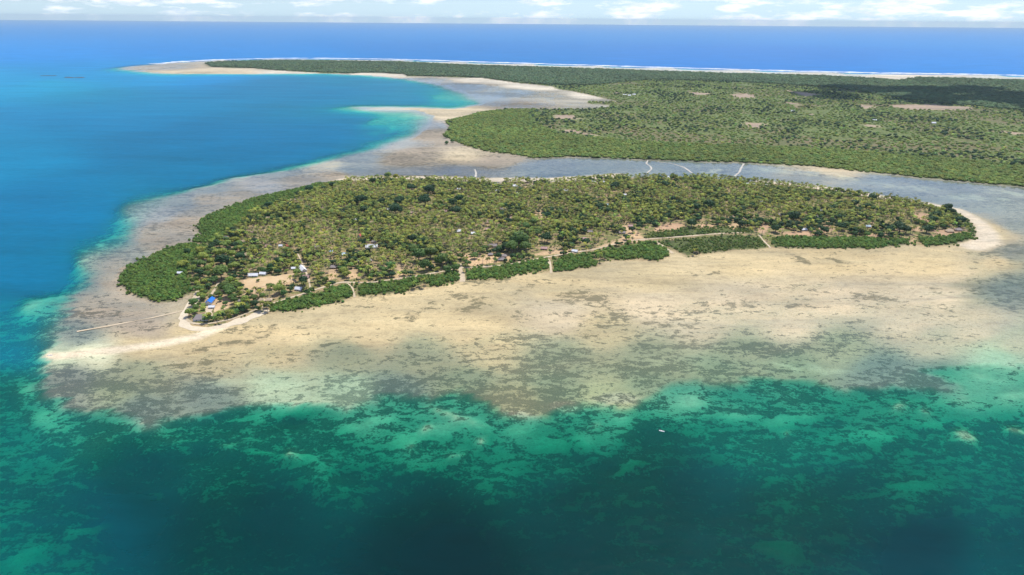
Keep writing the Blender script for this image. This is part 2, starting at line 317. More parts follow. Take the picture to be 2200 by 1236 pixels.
SPIT = GP([(470,705),(420,725),(330,742),(220,755),(140,764),(100,767)])
BEACH_N = GP([(740,388),(830,382),(960,384),(1040,387),(1120,386),(1180,387),(1260,382),(1330,377)])
BEACH_E = GP([(1640,392),(1742,402),(1834,416),(1914,427),(1990,440),(2050,452),(2090,475),(2115,500),(2120,520),(2090,530)])
BARE = [  # bare earth yards and clearings on the island
 ('dust', [(522,604),(600,597),(636,592),(634,612),(590,620),(560,632),(530,640),(520,618)]), ('dust', [(460,645),(480,640),(495,655),(480,665),(462,662)]),
 ('dust',[(990,555),(1000,560),(1010,575),(1090,562),(1100,555),(1080,548),(1040,552),(1010,548)]), ('dust',[(1145,553),(1210,548),(1230,540),(1180,542)]), ('dust',[(1340,490),(1352,490),(1378,512),(1395,518),(1300,532),(1280,535),(1330,520),(1345,508)]),
 ('red',[(1405,495),(1440,484),(1465,488),(1455,498),(1410,502)]), ('red',[(1500,487),(1545,488),(1540,496),(1505,495)]), ('red',[(1625,500),(1640,484),(1655,488),(1640,505)]), ('red',[(1675,503),(1720,502),(1770,490),(1780,478),(1790,495),(1760,508),(1700,512)]),
 ('red',[(1860,508),(1900,505),(1895,512),(1870,512)]), ('red',[(1955,490),(1985,492),(1980,500),(1950,497)]), ('red',[(2005,497),(2060,492),(2070,503),(2020,510)]), ('red',[(1960,460),(1995,462),(2000,485),(1970,480)]),
 ('sandy',[(1040,390),(1076,393),(1077,404),(1058,402)]), ('dust',[(1145,465),(1165,455),(1165,472),(1150,475)]), ('sandy',[(1120,396),(1146,396),(1145,402),(1122,402)]), ('sandy',[(1265,391),(1300,391),(1295,396),(1265,396)]),
 ('dust',[(850,590),(860,570),(870,590),(868,602),(852,606)]), ('dust',[(712,575),(720,575),(722,600),(705,605)]), ('dust',[(745,585),(760,580),(770,600),(750,602)]), ('dust',[(1560,490),(1580,484),(1600,492),(1570,496)]), ('dust',[(1950,395+130),(1963,516),(1968,527),(1955,531)]),
]
BARE_RGB = {'dust': (.50,.35,.20), 'red': (.43,.28,.17), 'sandy': (.56,.45,.33)}
BARE = [(k, GP(p)) for k, p in BARE]
FAR_BARE = [((1435,163),(1470,158),(1500,164),(1545,168),(1530,172),(1480,171),(1450,168)), ((1570,205),(1600,203),(1625,212),(1590,212)), ((1690,222),(1725,225),(1710,232)), ((1900,228),(1990,226),(2080,232),(2075,238),(1950,237)),
 ((1190,250),(1230,251),(1225,257),(1195,256)), ((1600,265),(1640,268),(1620,276)), ((1160,175),(1200,174),(1195,179)), ((1850,228),(1880,230),(1860,236)), ((2150,285),(2200,288),(2190,293)), ((1480,200),(1530,203),(1500,207)), ((1850,270),(1890,272),(1870,277)), ((1240,167),(1280,168),(1260,172)), ((1690,196),(1760,205),(1730,210)), ((1180,276),(1230,284),(1320,300),(1250,290))]
FAR_BARE = [GP(p) for p in FAR_BARE]

def fields(x, y, full=True):
    """Depth, ground height, bottom cover, colours at world points."""
    q = chart(x, y)
    far = np.maximum(1.0, y / 900.0)
    wob = (vnoise(x, y, 60, 3, 4, .6) - .5) * 30 * far ** .5 + (vnoise(x, y, 14, 9, 2) - .5) * 8
    sp = sdf_poly(x, y, PLATFORM) + wob * .9 + (vnoise(x, y, 17, 191, 3, .65) - .5) * 26 * sstep(1500, 1000, y)
    si = sdf_poly(x, y, ISLAND)
    sf = sdf_poly(x, y, FARLAND)
    iv = idw(q, IN_Q, IN_V)
    ov = idw(q, OUT_Q, OUT_V)
    soft = np.where(y > 1900, 75.0, 16.0) + 60.0 * sstep(-150, -420, x) * sstep(840, 1150, y)
    t = sstep(-soft * .5, soft, sp)
    dep = iv[:, 0] * (1 - t) + ov[:, 0] * t
    cov = (iv[:, 1] * .86 + .07) * (1 - t) + ov[:, 1] * t
    sand = np.array(SED['sand'])
    tint = iv[:, 2:5] * (1 - t[:, None]) + sand * t[:, None]
    dark = tint * np.array((.27, .30, .29)) * (1 - t[:, None]) + np.array([.030, .048, .030]) * t[:, None]
    # banks, pools and ridges
    band = sstep(1700, 2600, y)
    mott = (vnoise(x * .45 + y * .1, y, 58, 171, 4, .65) - .5) * (1 - band) + (vnoise(x * .35, y, 210, 175, 4, .65) - .5) * 1.7 * band
    cov = cov + mott * .62 * (1 - t) * sstep(.04, .22, cov)
    tint = tint * (1 + ((vnoise(x * .4, y + x * .12, 75, 181, 4, .6) - .5) * .55 * (1 - t) * (1 + .6 * band))[:, None])
    lump = vnoise(x, y, 45, 21, 5, .6) - .5
    dep = dep + t * lump * np.minimum(dep, 9) * .75 + (1 - t) * ((vnoise((x * .97 + y * .25) * .5, (y * .97 - x * .25) * 1.3, 30, 5, 5, .72) - .5) * .34)
    if full:
        ws = np.clip(y / 800.0, .6, 2.5)
        wx = x + ((vnoise(x, y, 46, 141, 4, .6) - .5) * 66 + (vnoise(x, y, 13, 145, 3, .6) - .5) * 20) * ws
        wy = y + ((vnoise(x, y, 46, 151, 4, .6) - .5) * 66 + (vnoise(x, y, 13, 155, 3, .6) - .5) * 20) * ws
        for k, c, inv, half in _pp:
            m = (np.abs(x - c[0]) < half[0] * 2.4) & (np.abs(y - c[1]) < half[1] * 2.4)
            if not m.any():
                continue
            big = .4 if k == 'reef' else .45 + .55 * min(1.0, (half[0] + half[1]) / 70.0)
            d = np.stack([x[m] + (wx[m] - x[m]) * big - c[0], y[m] + (wy[m] - y[m]) * big - c[1]], -1) @ inv.T
            r = np.sqrt((d ** 2).sum(-1)) + (vnoise(x[m], y[m], 28, 31, 4, .65) - .5) * 1.1
            w = sstep(1.25, .45, r) * (1.0 if k in ('reef', 'sand') else np.clip(.25 + 1.2 * vnoise(x[m], y[m], 17, 33, 3, .6), 0, 1))
            if k == 'grass':
                cov[m] = cov[m] + (np.maximum(cov[m], .66 + .1 * t[m]) - cov[m]) * w
            elif k == 'sand':
                cov[m] *= 1 - .66 * w
                dep[m] = dep[m] * (1 - .22 * w * t[m])
                tint[m] = tint[m] * (1 - w[:, None] * .3) + np.array(SED['palegreen']) * w[:, None] * .3
            elif k == 'reef':
                dep[m] = dep[m] * (1 - w) + np.minimum(dep[m], 1.9) * w
                cov[m] = cov[m] * (1 - w) + .5 * w
                tint[m] = tint[m] * (1 - w[:, None]) + np.array((.58, .46, .31)) * w[:, None]
                dark[m] = dark[m] * (1 - w[:, None]) + np.array((.10, .085, .05)) * w[:, None]
            elif k == 'deep':
                dep[m] = dep[m] + 6 * w
                cov[m] = cov[m] + (.9 - cov[m]) * w
    ds = dist_line(x, y, SPIT, 60)
    w = sstep(19, 4, ds + wob * .3)
    tint = tint * (1 - w[:, None]) + np.array((.60, .51, .36)) * w[:, None]
    cov = cov * (1 - w); dep = dep - .35 * w * (1 - t)
    for b in (BEACH_N, BEACH_E):
        ds = dist_line(x, y, b, 120)
        w = sstep(34, 14, ds)
        tint = tint * (1 - w[:, None]) + np.array((.54, .46, .335)) * w[:, None]
        cov = cov * (1 - w); dep = dep - .5 * w
    # dry land
    land = np.minimum(si, sf) + wob * .15
    wl = sstep(8, -8, land)
    hgt = -dep
    hgt = hgt * (1 - wl) + wl * (1.2 + 2.2 * sstep(0, -160, land) + vnoise(x, y, 120, 40, 3) * 1.2)
    far_w = sstep(20, -20, sf)
    isl = np.array((.40, .285, .155)); far = np.array((.21, .24, .07))
    ltint = isl * (1 - far_w[:, None]) + far * far_w[:, None]
    n = vnoise(x, y, 240, 61, 4, .6)[:, None]
    ltint = ltint * (1 - far_w[:, None]) + far_w[:, None] * (ltint * (1 - sstep(.50, .62, n)) + np.array((.27, .185, .105)) * sstep(.50, .62, n))
    ldark = np.array((.10, .125, .03)) * (1 - far_w[:, None]) + np.array((.075, .105, .03)) * far_w[:, None]
    lcov = .54 * (1 - far_w) + .62 * far_w
    sm = sdf_poly(x, y, FARMANGROVE)
    w = sstep(60, -60, sm + wob)[:, None] * far_w[:, None]
    ltint = ltint * (1 - w) + np.array((.11, .16, .04)) * w
    sg = sdf_poly(x, y, FARFOREST)
    w = sstep(120, -120, sg + wob * 2)[:, None] * far_w[:, None]
    ltint = ltint * (1 - w) + np.array((.075, .115, .045)) * w
    for _, p in MANGROVES:
        w = sstep(4, -4, sdf_poly(x, y, p, 30))[:, None]
        ltint = ltint * (1 - w) + np.array((.06, .075, .03)) * w
    for k, p in BARE:
        w = sstep(6, -3, sdf_poly(x, y, p, 40) + wob * .3)
        ltint = ltint * (1 - w[:, None]) + np.array(BARE_RGB[k]) * w[:, None]
        lcov = lcov * (1 - w * .85)
    for p in FAR_BARE:
        w = sstep(30, -15, sdf_poly(x, y, p, 100) + wob * 2.2)
        ltint = ltint * (1 - w[:, None]) + np.array((.33, .25, .18)) * w[:, None]
        lcov = lcov * (1 - w * .9)
    tint = tint * (1 - wl[:, None]) + ltint * wl[:, None]
    dark = dark * (1 - wl[:, None]) + ldark * wl[:, None]
    cov = cov * (1 - wl) + lcov * wl
    dep = np.where(wl > 0, np.minimum(dep, -hgt), dep)
    return dep, hgt, np.clip(cov, 0, .86), tint, dark, land

def height_at(x, y):
    si = sdf_poly(x, y, ISLAND, 400); sf = sdf_poly(x, y, FARLAND)
    wob = (vnoise(x, y, 60, 3, 4, .6) - .5) * 30 * np.maximum(1.0, y / 900.0) ** .5 + (vnoise(x, y, 14, 9, 2) - .5) * 8
    land = np.minimum(si, sf) + wob * .15
    wl = sstep(8, -8, land)
    return wl * (1.2 + 2.2 * sstep(0, -160, land) + vnoise(x, y, 120, 40, 3) * 1.2) + (1 - wl) * .1

# ------------------------------------------------------------------ ground sheet and water
def axis(segs):
    out = [segs[0][0]]
    for a, b, s0, s1 in segs:
        v = a; s = s0
        while v < b:
            f = (v - a) / (b - a)
            v += s0 + (s1 - s0) * f
            out.append(min(v, b))
    return np.unique(np.array(out))

XS = axis([(-66000, -9000, 9000, 2500), (-9000, -4500, 900, 80), (-4500, -1400, 30, 25), (-1400, -1150, 14, 5), (-1150, 1500, 5, 5), (1500, 1800, 6, 22), (1800, 4500, 25, 30), (4500, 9000, 80, 900), (9000, 66000, 2500, 9000)])
YS = axis([(-66000, -300, 20000, 1000), (-300, 330, 60, 5), (330, 1000, 3.5, 4.2), (1000, 2000, 4.5, 13), (2000, 4000, 13, 42), (4000, 9000, 42, 170), (9000, 20000, 300, 1500), (20000, 66000, 4000, 9000)])

def grid_mesh(name, xs, ys, z):
    nx, ny = len(xs), len(ys)
    X, Y = np.meshgrid(xs, ys)
    co = np.empty((nx * ny, 3), np.float32)
    co[:, 0] = X.ravel(); co[:, 1] = Y.ravel(); co[:, 2] = z
    i = np.arange(nx * ny).reshape(ny, nx)
    q = np.stack([i[:-1, :-1], i[:-1, 1:], i[1:, 1:], i[1:, :-1]], -1).reshape(-1, 4)
    me = bpy.data.meshes.new(name)
    me.vertices.add(len(co)); me.vertices.foreach_set('co', co.ravel())
    me.loops.add(q.size); me.loops.foreach_set('vertex_index', q.ravel().astype(np.int32))
    me.polygons.add(len(q)); me.polygons.foreach_set('loop_start', (np.arange(len(q)) * 4).astype(np.int32))
    me.polygons.foreach_set('use_smooth', np.ones(len(q), bool))
    me.update(calc_edges=True)
    return me

def attr_f(me, name, v):
    a = me.attributes.new(name, 'FLOAT', 'POINT'); a.data.foreach_set('value', v.astype(np.float32))

def attr_c(me, name, v):
    a = me.attributes.new(name, 'FLOAT_COLOR', 'POINT')
    c = np.ones((len(v), 4), np.float32); c[:, :3] = v
    a.data.foreach_set('color', c.ravel())

def new_obj(name, data, parent=None, **props):
    o = bpy.data.objects.new(name, data)
    COL.objects.link(o)
    if parent:
        o.parent = parent
    for k, v in props.items():
        o[k] = v
    return o

class NT:
    """Tiny node-tree writer."""
    def __init__(self, name):
        self.m = bpy.data.materials.new(name); self.m.use_nodes = True
        self.t = self.m.node_tree; self.t.nodes.clear()
        self.out = self.t.nodes.new('ShaderNodeOutputMaterial')
    def n(self, typ, **kw):
        nd = self.t.nodes.new(typ)
        for k, v in kw.items():
            setattr(nd, k, v)
        return nd
    def l(self, a, b):
        self.t.links.new(a, b)
    def math(self, op, a, b=None, clamp=False):
        nd = self.n('ShaderNodeMath', operation=op); nd.use_clamp = clamp
        for i, v in enumerate((a, b)):
            if v is None: continue
            if isinstance(v, (int, float)): nd.inputs[i].default_value = v
            else: self.l(v, nd.inputs[i])
        return nd.outputs[0]
    def mix(self, f, a, b, blend='MIX'):
        nd = self.n('ShaderNodeMix', data_type='RGBA', blend_type=blend)
        for key, v in (('Factor', f), ('A', a), ('B', b)):
            s = [i for i in nd.inputs if i.name == key and (key == 'Factor' and i.type == 'VALUE' or key != 'Factor' and i.type == 'RGBA')][0]
            if isinstance(v, (int, float)): s.default_value = v
            elif isinstance(v, tuple): s.default_value = (*v, 1)
            else: self.l(v, s)
        return [o for o in nd.outputs if o.type == 'RGBA'][0]
    def attr(self, name, out='Fac', typ='GEOMETRY'):
        return self.n('ShaderNodeAttribute', attribute_name=name, attribute_type=typ).outputs[out]
    def noise(self, vec, scale, detail=4, rough=.5, dist=0.0):
        nd = self.n('ShaderNodeTexNoise')
        nd.inputs['Scale'].default_value = scale; nd.inputs['Detail'].default_value = detail
        nd.inputs['Roughness'].default_value = rough; nd.inputs['Distortion'].default_value = dist
        self.l(vec, nd.inputs['Vector'])
        return nd.outputs['Fac']
    def mapping(self, vec, rot=(0, 0, 0), scale=(1, 1, 1), loc=(0, 0, 0)):
        nd = self.n('ShaderNodeMapping')
        nd.inputs['Rotation'].default_value = rot; nd.inputs['Scale'].default_value = scale; nd.inputs['Location'].default_value = loc
        self.l(vec, nd.inputs['Vector'])
        return nd.outputs[0]
    def pos(self):
        return self.n('ShaderNodeNewGeometry').outputs['Position']
    def bsdf(self, col, rough=.8, spec=.2, normal=None):
        b = self.n('ShaderNodeBsdfPrincipled')
        if isinstance(col, tuple): b.inputs['Base Color'].default_value = (*col, 1)
        else: self.l(col, b.inputs['Base Color'])
        b.inputs['Roughness'].default_value = rough
        b.inputs['Specular IOR Level'].default_value = spec
        if normal is not None: self.l(normal, b.inputs['Normal'])
        return b
    def surf(self, s):
        self.l(s, self.out.inputs['Surface']); return self.m

def ground_material():
    t = NT('seabed_and_soil')
    p = t.pos()
    flow = t.mapping(p, rot=(0, 0, R(-14)), scale=(.42, 1.25, 1))
    n1 = t.noise(flow, 1 / 30, 10, .70, .6)
    n2 = t.noise(t.mapping(p, loc=(91, 40, 0), rot=(0, 0, R(-14)), scale=(.75, 1.1, 1)), 1 / 10, 6, .66, .4)
    n3 = t.noise(p, 1 / 2.6, 3, .6)
    n4 = t.noise(t.mapping(p, rot=(0, 0, R(-10)), scale=(.3, 1.3, 1), loc=(7, 3, 0)), 1 / 95, 7, .62, .8)
    comb = t.math('ADD', t.math('ADD', t.math('MULTIPLY', n1, .62), t.math('MULTIPLY', n2, 1.0)), t.math('ADD', t.math('MULTIPLY', n3, .42), t.math('ADD', t.math('MULTIPLY', n4, .34), -.69)))
    cov = t.attr('cover')
    thr = t.math('ADD', t.math('MULTIPLY', cov, -.44), .72)
    m = t.math('MULTIPLY', t.math('SUBTRACT', comb, thr), 9.5)
    m = t.math('ADD', m, .5, True)
    m = t.math('MULTIPLY', m, t.math('ADD', t.math('MULTIPLY', n3, .5), .62, True))
    base = t.attr('tint', 'Color')
    v = t.math('ADD', t.math('ADD', t.math('MULTIPLY', n1, 1.1), t.math('MULTIPLY', n2, 1.1)), t.math('ADD', t.math('MULTIPLY', n3, .8), -.50))
    vc = t.n('ShaderNodeCombineXYZ')
    for k in range(3): t.l(v, vc.inputs[k])
    base = t.mix(1.0, base, vc.outputs[0], 'MULTIPLY')
    g4 = t.n('ShaderNodeMapRange'); t.l(n4, g4.inputs['Value']); g4.inputs['From Min'].default_value = .32; g4.inputs['From Max'].default_value = .68
    base = t.mix(1.0, base, t.mix(g4.outputs[0], (.74, .77, .80), (1.16, 1.12, 1.06)), 'MULTIPLY')
    col = t.mix(m, base, t.attr('dark', 'Color'))
    b = t.bsdf(col, .85, .15)
    return t.surf(b.outputs[0])

def water_material():
    t = NT('sea_water')
    p = t.pos()
    dep = t.math('MAXIMUM', t.attr('depth'), 0.0)
    tr = []
    for k in (.30, .070, .098):
        tr.append(t.math('POWER', math.exp(-k), dep))
    tc_ = t.n('ShaderNodeCombineXYZ')
    for i in range(3): t.l(tr[i], tc_.inputs[i])
    trans = t.n('ShaderNodeBsdfTransparent'); t.l(tc_.outputs[0], trans.inputs['Color'])
    vis = t.math('SUBTRACT', 1.0, t.math('POWER', math.exp(-.16), dep))
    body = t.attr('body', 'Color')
    swell = t.noise(t.mapping(p, rot=(0, 0, R(20)), scale=(.35, 1.4, 1)), 1 / 140, 6, .6, .4)
    chop = t.noise(t.mapping(p, rot=(0, 0, R(12)), scale=(.4, 1.2, 1)), 1 / 11, 4, .65, .3)
    swell = t.math('ADD', t.math('MULTIPLY', swell, .6), t.math('MULTIPLY', chop, .4))
    bm = t.math('MULTIPLY', vis, t.math('ADD', t.math('MULTIPLY', swell, 1.2), .44))
    bc = t.n('ShaderNodeCombineXYZ')
    for i in range(3): t.l(bm, bc.inputs[i])
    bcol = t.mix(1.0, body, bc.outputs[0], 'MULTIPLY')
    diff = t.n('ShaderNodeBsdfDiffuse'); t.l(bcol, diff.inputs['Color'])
    add = t.n('ShaderNodeAddShader'); t.l(trans.outputs[0], add.inputs[0]); t.l(diff.outputs[0], add.inputs[1])
    w = t.math('ADD', t.noise(t.mapping(p, rot=(0, 0, R(35)), scale=(.5, 1, 1)), 1 / 7, 4, .6), t.math('MULTIPLY', t.noise(p, 1 / 38, 3, .5), 2.0))
    bump = t.n('ShaderNodeBump'); bump.inputs['Strength'].default_value = .35
    rough_sea = t.math('MULTIPLY', t.math('MULTIPLY', dep, .45, True), 1.0)
    t.l(t.math('ADD', t.math('MULTIPLY', rough_sea, 1.3), .03), bump.inputs['Distance'])
    t.l(w, bump.inputs['Height'])
    fr = t.n('ShaderNodeFresnel'); fr.inputs['IOR'].default_value = 1.33
    t.l(bump.outputs[0], fr.inputs['Normal'])
    gl = t.n('ShaderNodeBsdfGlossy')
    t.l(t.math('ADD', t.math('MULTIPLY', rough_sea, .22), .10), gl.inputs['Roughness'])
    t.l(bump.outputs[0], gl.inputs['Normal'])
    mx = t.n('ShaderNodeMixShader')
    film = t.math('MULTIPLY', dep, 3.5, True)
    t.l(t.math('MULTIPLY', film, t.math('MULTIPLY', fr.outputs[0], t.math('SUBTRACT', 1.0, t.math('MULTIPLY', rough_sea, .86)))), mx.inputs[0]); t.l(add.outputs[0], mx.inputs[1]); t.l(gl.outputs[0], mx.inputs[2])
    return t.surf(mx.outputs[0])

me = grid_mesh('ground', XS, YS, 0.0)
co = np.empty(len(me.vertices) * 3, np.float32); me.vertices.foreach_get('co', co)
co = co.reshape(-1, 3)
gx, gy = co[:, 0].astype(float), co[:, 1].astype(float)
dep, hgt, cov, tint, dark, landsd = fields(gx, gy)
co[:, 2] = hgt
me.vertices.foreach_set('co', co.ravel())
attr_f(me, 'cover', cov); attr_c(me, 'tint', tint); attr_c(me, 'dark', dark)
me.materials.append(ground_material())
ground = new_obj('ground', me, kind='structure', label='island, tidal sand flats and reef bed as one sheet of ground')

NXG, NYG = len(XS), len(YS)
ix = np.unique(np.concatenate([np.arange(0, NXG, 2), [NXG - 1]])); iy = np.unique(np.concatenate([np.arange(0, NYG, 2), [NYG - 1]]))
me = grid_mesh('sea', XS[ix], YS[iy], 0.0)
sel = (iy[:, None] * NXG + ix[None, :]).ravel()
attr_f(me, 'depth', dep[sel])
g2 = chart(gx[sel], gy[sel])
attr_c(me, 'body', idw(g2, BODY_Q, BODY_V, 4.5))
me.materials.append(water_material())
sea = new_obj('sea', me, kind='structure', label='emerald and blue sea water over the reef and lagoon')

# ------------------------------------------------------------------ plant kit
def mesh_np(name, V, Fq, mats=(), smooth=False, mat_idx=None):
    """Mesh from vertex array and a list of face index arrays (quads or triangles)."""
    me = bpy.data.meshes.new(name)
    me.from_pydata([tuple(map(float, v)) for v in V], [], [tuple(map(int, f)) for f in Fq])
    for m in mats: me.materials.append(m)
    if mat_idx is not None: me.polygons.foreach_set('material_index', np.array(mat_idx, np.int32))
    if smooth: me.polygons.foreach_set('use_smooth', np.ones(len(me.polygons), bool))
    me.update()
    return me

def leaf_material(name, typ, lo=.65, hi=1.45, transl=.25):
    """Foliage whose hue is the plant's own tint (an object or instance property)."""
    t = NT(name)
    p = t.pos()
    n = t.noise(p, .9, 3, .6)
    mr = t.n('ShaderNodeMapRange'); t.l(n, mr.inputs['Value'])
    mr.inputs['From Min'].default_value = .3; mr.inputs['From Max'].default_value = .7
    mr.inputs['To Min'].default_value = lo; mr.inputs['To Max'].default_value = hi
    vc = t.n('ShaderNodeCombineXYZ')
    for k in range(3): t.l(mr.outputs[0], vc.inputs[k])
    c = t.mix(1.0, t.attr('tint', 'Color', typ), vc.outputs[0], 'MULTIPLY')
    b = t.bsdf(c, .62, .25)
    tr = t.n('ShaderNodeBsdfTranslucent'); t.l(c, tr.inputs['Color'])
    m = t.n('ShaderNodeMixShader'); m.inputs[0].default_value = transl
    t.l(b.outputs[0], m.inputs[1]); t.l(tr.outputs[0], m.inputs[2])
    return t.surf(m.outputs[0])

def bark_material(name, col):
    t = NT(name)
    n = t.noise(t.mapping(t.pos(), scale=(3, 3, .8)), 2.0, 4, .6)
    c = t.mix(n, tuple(v * .6 for v in col), tuple(v * 1.35 for v in col))
    return t.surf(t.bsdf(c, .9, .1).outputs[0])

LEAF_O = leaf_material('foliage', 'OBJECT')
LEAF_I = leaf_material('foliage_massed', 'INSTANCER')
PALM_O = leaf_material('palm_frond', 'OBJECT', .7, 1.35, .2)
PALM_I = leaf_material('palm_frond_massed', 'INSTANCER', .7, 1.35, .2)
BARK = bark_material('bark', (.20, .165, .125))
PALMBARK = bark_material('palm_bark', (.34, .30, .25))

def tube(path, radii, n=6):
    V, Fc = [], []
    for i, (p, r) in enumerate(zip(path, radii)):
        for k in range(n):
            a = 2 * math.pi * k / n
            V.append((p[0] + r * math.cos(a), p[1] + r * math.sin(a), p[2]))
        if i:
            for k in range(n):
                k2 = (k + 1) % n
                Fc.append(((i - 1) * n + k, (i - 1) * n + k2, i * n + k2, i * n + k))
    Fc.append(tuple(range((len(path) - 1) * n, len(path) * n)))
    return V, Fc

def join(*parts):
    V, Fc = [], []
    for v, f in parts:
        o = len(V); V += list(v); Fc += [tuple(i + o for i in q) for q in f]
    return V, Fc

def icos(c, r, squash=1.0, sub=1, jit=.15, rs=None):
    t = (1 + 5 ** .5) / 2
    v = np.array([(-1,t,0),(1,t,0),(-1,-t,0),(1,-t,0),(0,-1,t),(0,1,t),(0,-1,-t),(0,1,-t),(t,0,-1),(t,0,1),(-t,0,-1),(-t,0,1)], float)
    f = [(0,11,5),(0,5,1),(0,1,7),(0,7,10),(0,10,11),(1,5,9),(5,11,4),(11,10,2),(10,7,6),(7,1,8),(3,9,4),(3,4,2),(3,2,6),(3,6,8),(3,8,9),(4,9,5),(2,4,11),(6,2,10),(8,6,7),(9,8,1)]
    v = list(v / np.linalg.norm(v[0]))
    for _ in range(sub):
        nf, cache = [], {}
        def mid(a, b):
            k = (min(a, b), max(a, b))
            if k not in cache:
                m = v[a] + v[b]; v.append(m / np.linalg.norm(m)); cache[k] = len(v) - 1
            return cache[k]
        for a, b, c2 in f:
            ab, bc, ca = mid(a, b), mid(b, c2), mid(c2, a)
            nf += [(a, ab, ca), (b, bc, ab), (c2, ca, bc), (ab, bc, ca)]
        f = nf
    v = np.array(v)
    if rs is not None: v = v * (1 + rs.uniform(-jit, jit, (len(v), 1)))
    v = v * np.array([r, r, r * squash]) + np.array(c)
    return v, f

def leaf_cloud(rs, lobes, n_leaf, size):
    """Leaf sprays over the skin of several lobes (centre, radius, squash)."""
    V, Fc = [], []
    area = np.array([l[1] ** 2 for l in lobes]); area /= area.sum()
    for (c, r, sq), a in zip(lobes, area):
        for _ in range(max(6, int(n_leaf * a))):
            d = rs.normal(size=3); d /= np.linalg.norm(d)
            if d[2] < -.35: d[2] *= -1
            p = np.array(c) + d * np.array([r, r, r * sq]) * rs.uniform(.82, 1.12)
            nrm = d * np.array([1, 1, 1 / sq]) + rs.normal(size=3) * .45 + np.array([0, 0, .25]); nrm /= np.linalg.norm(nrm)
            u = np.cross(nrm, rs.normal(size=3)); u /= np.linalg.norm(u); w = np.cross(nrm, u)
            s1, s2 = size * rs.uniform(.6, 1.35), size * rs.uniform(.5, 1.0)
            o = len(V)
            V += [p - u * s1, p - w * s2 * .8 + nrm * .1 * size, p + u * s1, p + w * s2]
            Fc.append((o, o + 1, o + 2, o + 3))
    return V, Fc

def broad_crown(seed, n_lobes=8, n_leaf=300, size=.55, spread=1.0, tall=1.0):
    """Crown of a broadleaf tree, about 5 m in radius, base of the crown near z = 2.5."""
    rs = np.random.default_rng(seed)
    lobes = [((0, 0, 4.6 * tall), 3.0 * spread, .72)]
    for k in range(n_lobes):
        a = 2 * math.pi * k / n_lobes + rs.uniform(-.35, .35)
        q = rs.uniform(1.8, 3.3) * spread
        lobes.append(((q * math.cos(a), q * math.sin(a), rs.uniform(3.3, 5.6) * tall), rs.uniform(1.25, 2.2), rs.uniform(.65, .9)))
    parts = [leaf_cloud(rs, lobes, n_leaf, size)]
    for c, r, sq in lobes:
        parts.append(icos(c, r * .86, sq, 1 if r > 1.7 else 0, .16, rs))
    return join(*parts)

def broad_trunk(seed):
    rs = np.random.default_rng(seed)
    parts = [tube([(0, 0, -.4), (.1, 0, 1.2), (.15, .1, 2.6), (.1, .15, 4.2)], [.42, .32, .25, .12])]
    for k in range(4):
        a = k * 1.57 + rs.uniform(-.4, .4)
        parts.append(tube([(.12, .05, 1.9), (1.2 * math.cos(a), 1.2 * math.sin(a), 3.1), (2.3 * math.cos(a), 2.3 * math.sin(a), 4.1)], [.18, .12, .05], 5))
    return join(*parts)

def palm_crown(seed, fronds=15, L=4.4, seg=5):
    """Crown of a coconut palm: arching, drooping fronds with folded leaflets round z = 0."""
    rs = np.random.default_rng(seed)
    V, Fc = [], []
    for k in range(fronds):
        a = 2.399 * k + rs.uniform(-.2, .2)
        lift = rs.uniform(-.25, 1.05)
        Lk = L * rs.uniform(.85, 1.12)
        ca, sa = math.cos(a), math.sin(a)
        base = len(V)
        for i in range(seg + 1):
            f = i / seg
            rr = Lk * (f * math.cos(lift * .8) * (1 - .12 * f))
            z = Lk * (f * math.sin(lift) - .62 * f * f)
            w = .62 * math.sin(math.pi * (f * .86 + .10)) + .03
            drop = w * .55
            for s in (-1, 0, 1):
                V.append((ca * rr - sa * s * w, sa * rr + ca * s * w, z - abs(s) * drop))
        for i in range(seg):
            o = base + i * 3
            Fc += [(o, o + 1, o + 4, o + 3), (o + 1, o + 2, o + 5, o + 4)]
    v, f = icos((0, 0, -.25), .42, .9, 0, .1, rs)
    return join((V, Fc), (v, f))

def palm_trunk(seed, h=10.0):
    rs = np.random.default_rng(seed)
    a = rs.uniform(0, 6.28); lean = rs.uniform(.2, 1.4)
    path, rad = [], []
    for i in range(6):
        f = i / 5
        path.append((math.cos(a) * lean * (f * f - 1), math.sin(a) * lean * (f * f - 1), -.4 + (h + .3) * f))
        rad.append(.27 - .12 * f)
    return tube(path, rad, 5)

def bush(seed, n_leaf=170, size=.42):
    """Rounded mangrove or shrub, about 2.6 m in radius and 4.5 m tall, leafy to the ground."""
    rs = np.random.default_rng(seed)
    lobes = [((0, 0, 2.0), 1.9, 1.0)]
    for k in range(5):
        a = 1.257 * k + rs.uniform(-.3, .3); q = rs.uniform(1.0, 1.7)
        lobes.append(((q * math.cos(a), q * math.sin(a), rs.uniform(1.2, 2.5)), rs.uniform(.9, 1.4), 1.0))
    parts = [leaf_cloud(rs, lobes, n_leaf, size)]
    for c, r, sq in lobes:
        parts.append(icos(c, r * .85, sq, 0, .18, rs))
    return join(*parts)

def proto(name, V, Fc, mats, mi=None):
    o = bpy.data.objects.new(name, mesh_np(name, V, Fc, mats, mat_idx=mi))
    return o

def make_coll(name, objs):
    c = bpy.data.collections.new(name)
    for o in objs: c.objects.link(o)
    return c

def two_mat(a, b, ma, mb):
    V, Fc = join(a, b)
    return V, Fc, [ma, mb], [0] * len(a[1]) + [1] * len(b[1])

N_TREE, N_PALM = 5, 5
TREE_CROWN = [broad_crown(100 + i, 7 + i % 3, 320, .55, 1 + .08 * (i - 2), 1 + .06 * (i - 2)) for i in range(N_TREE)]
TREE_TRUNK = [broad_trunk(200 + i) for i in range(N_TREE)]
PALM_CROWN = [palm_crown(300 + i, 13 + i % 4) for i in range(N_PALM)]
PALM_TRUNK = [palm_trunk(400 + i) for i in range(N_PALM)]

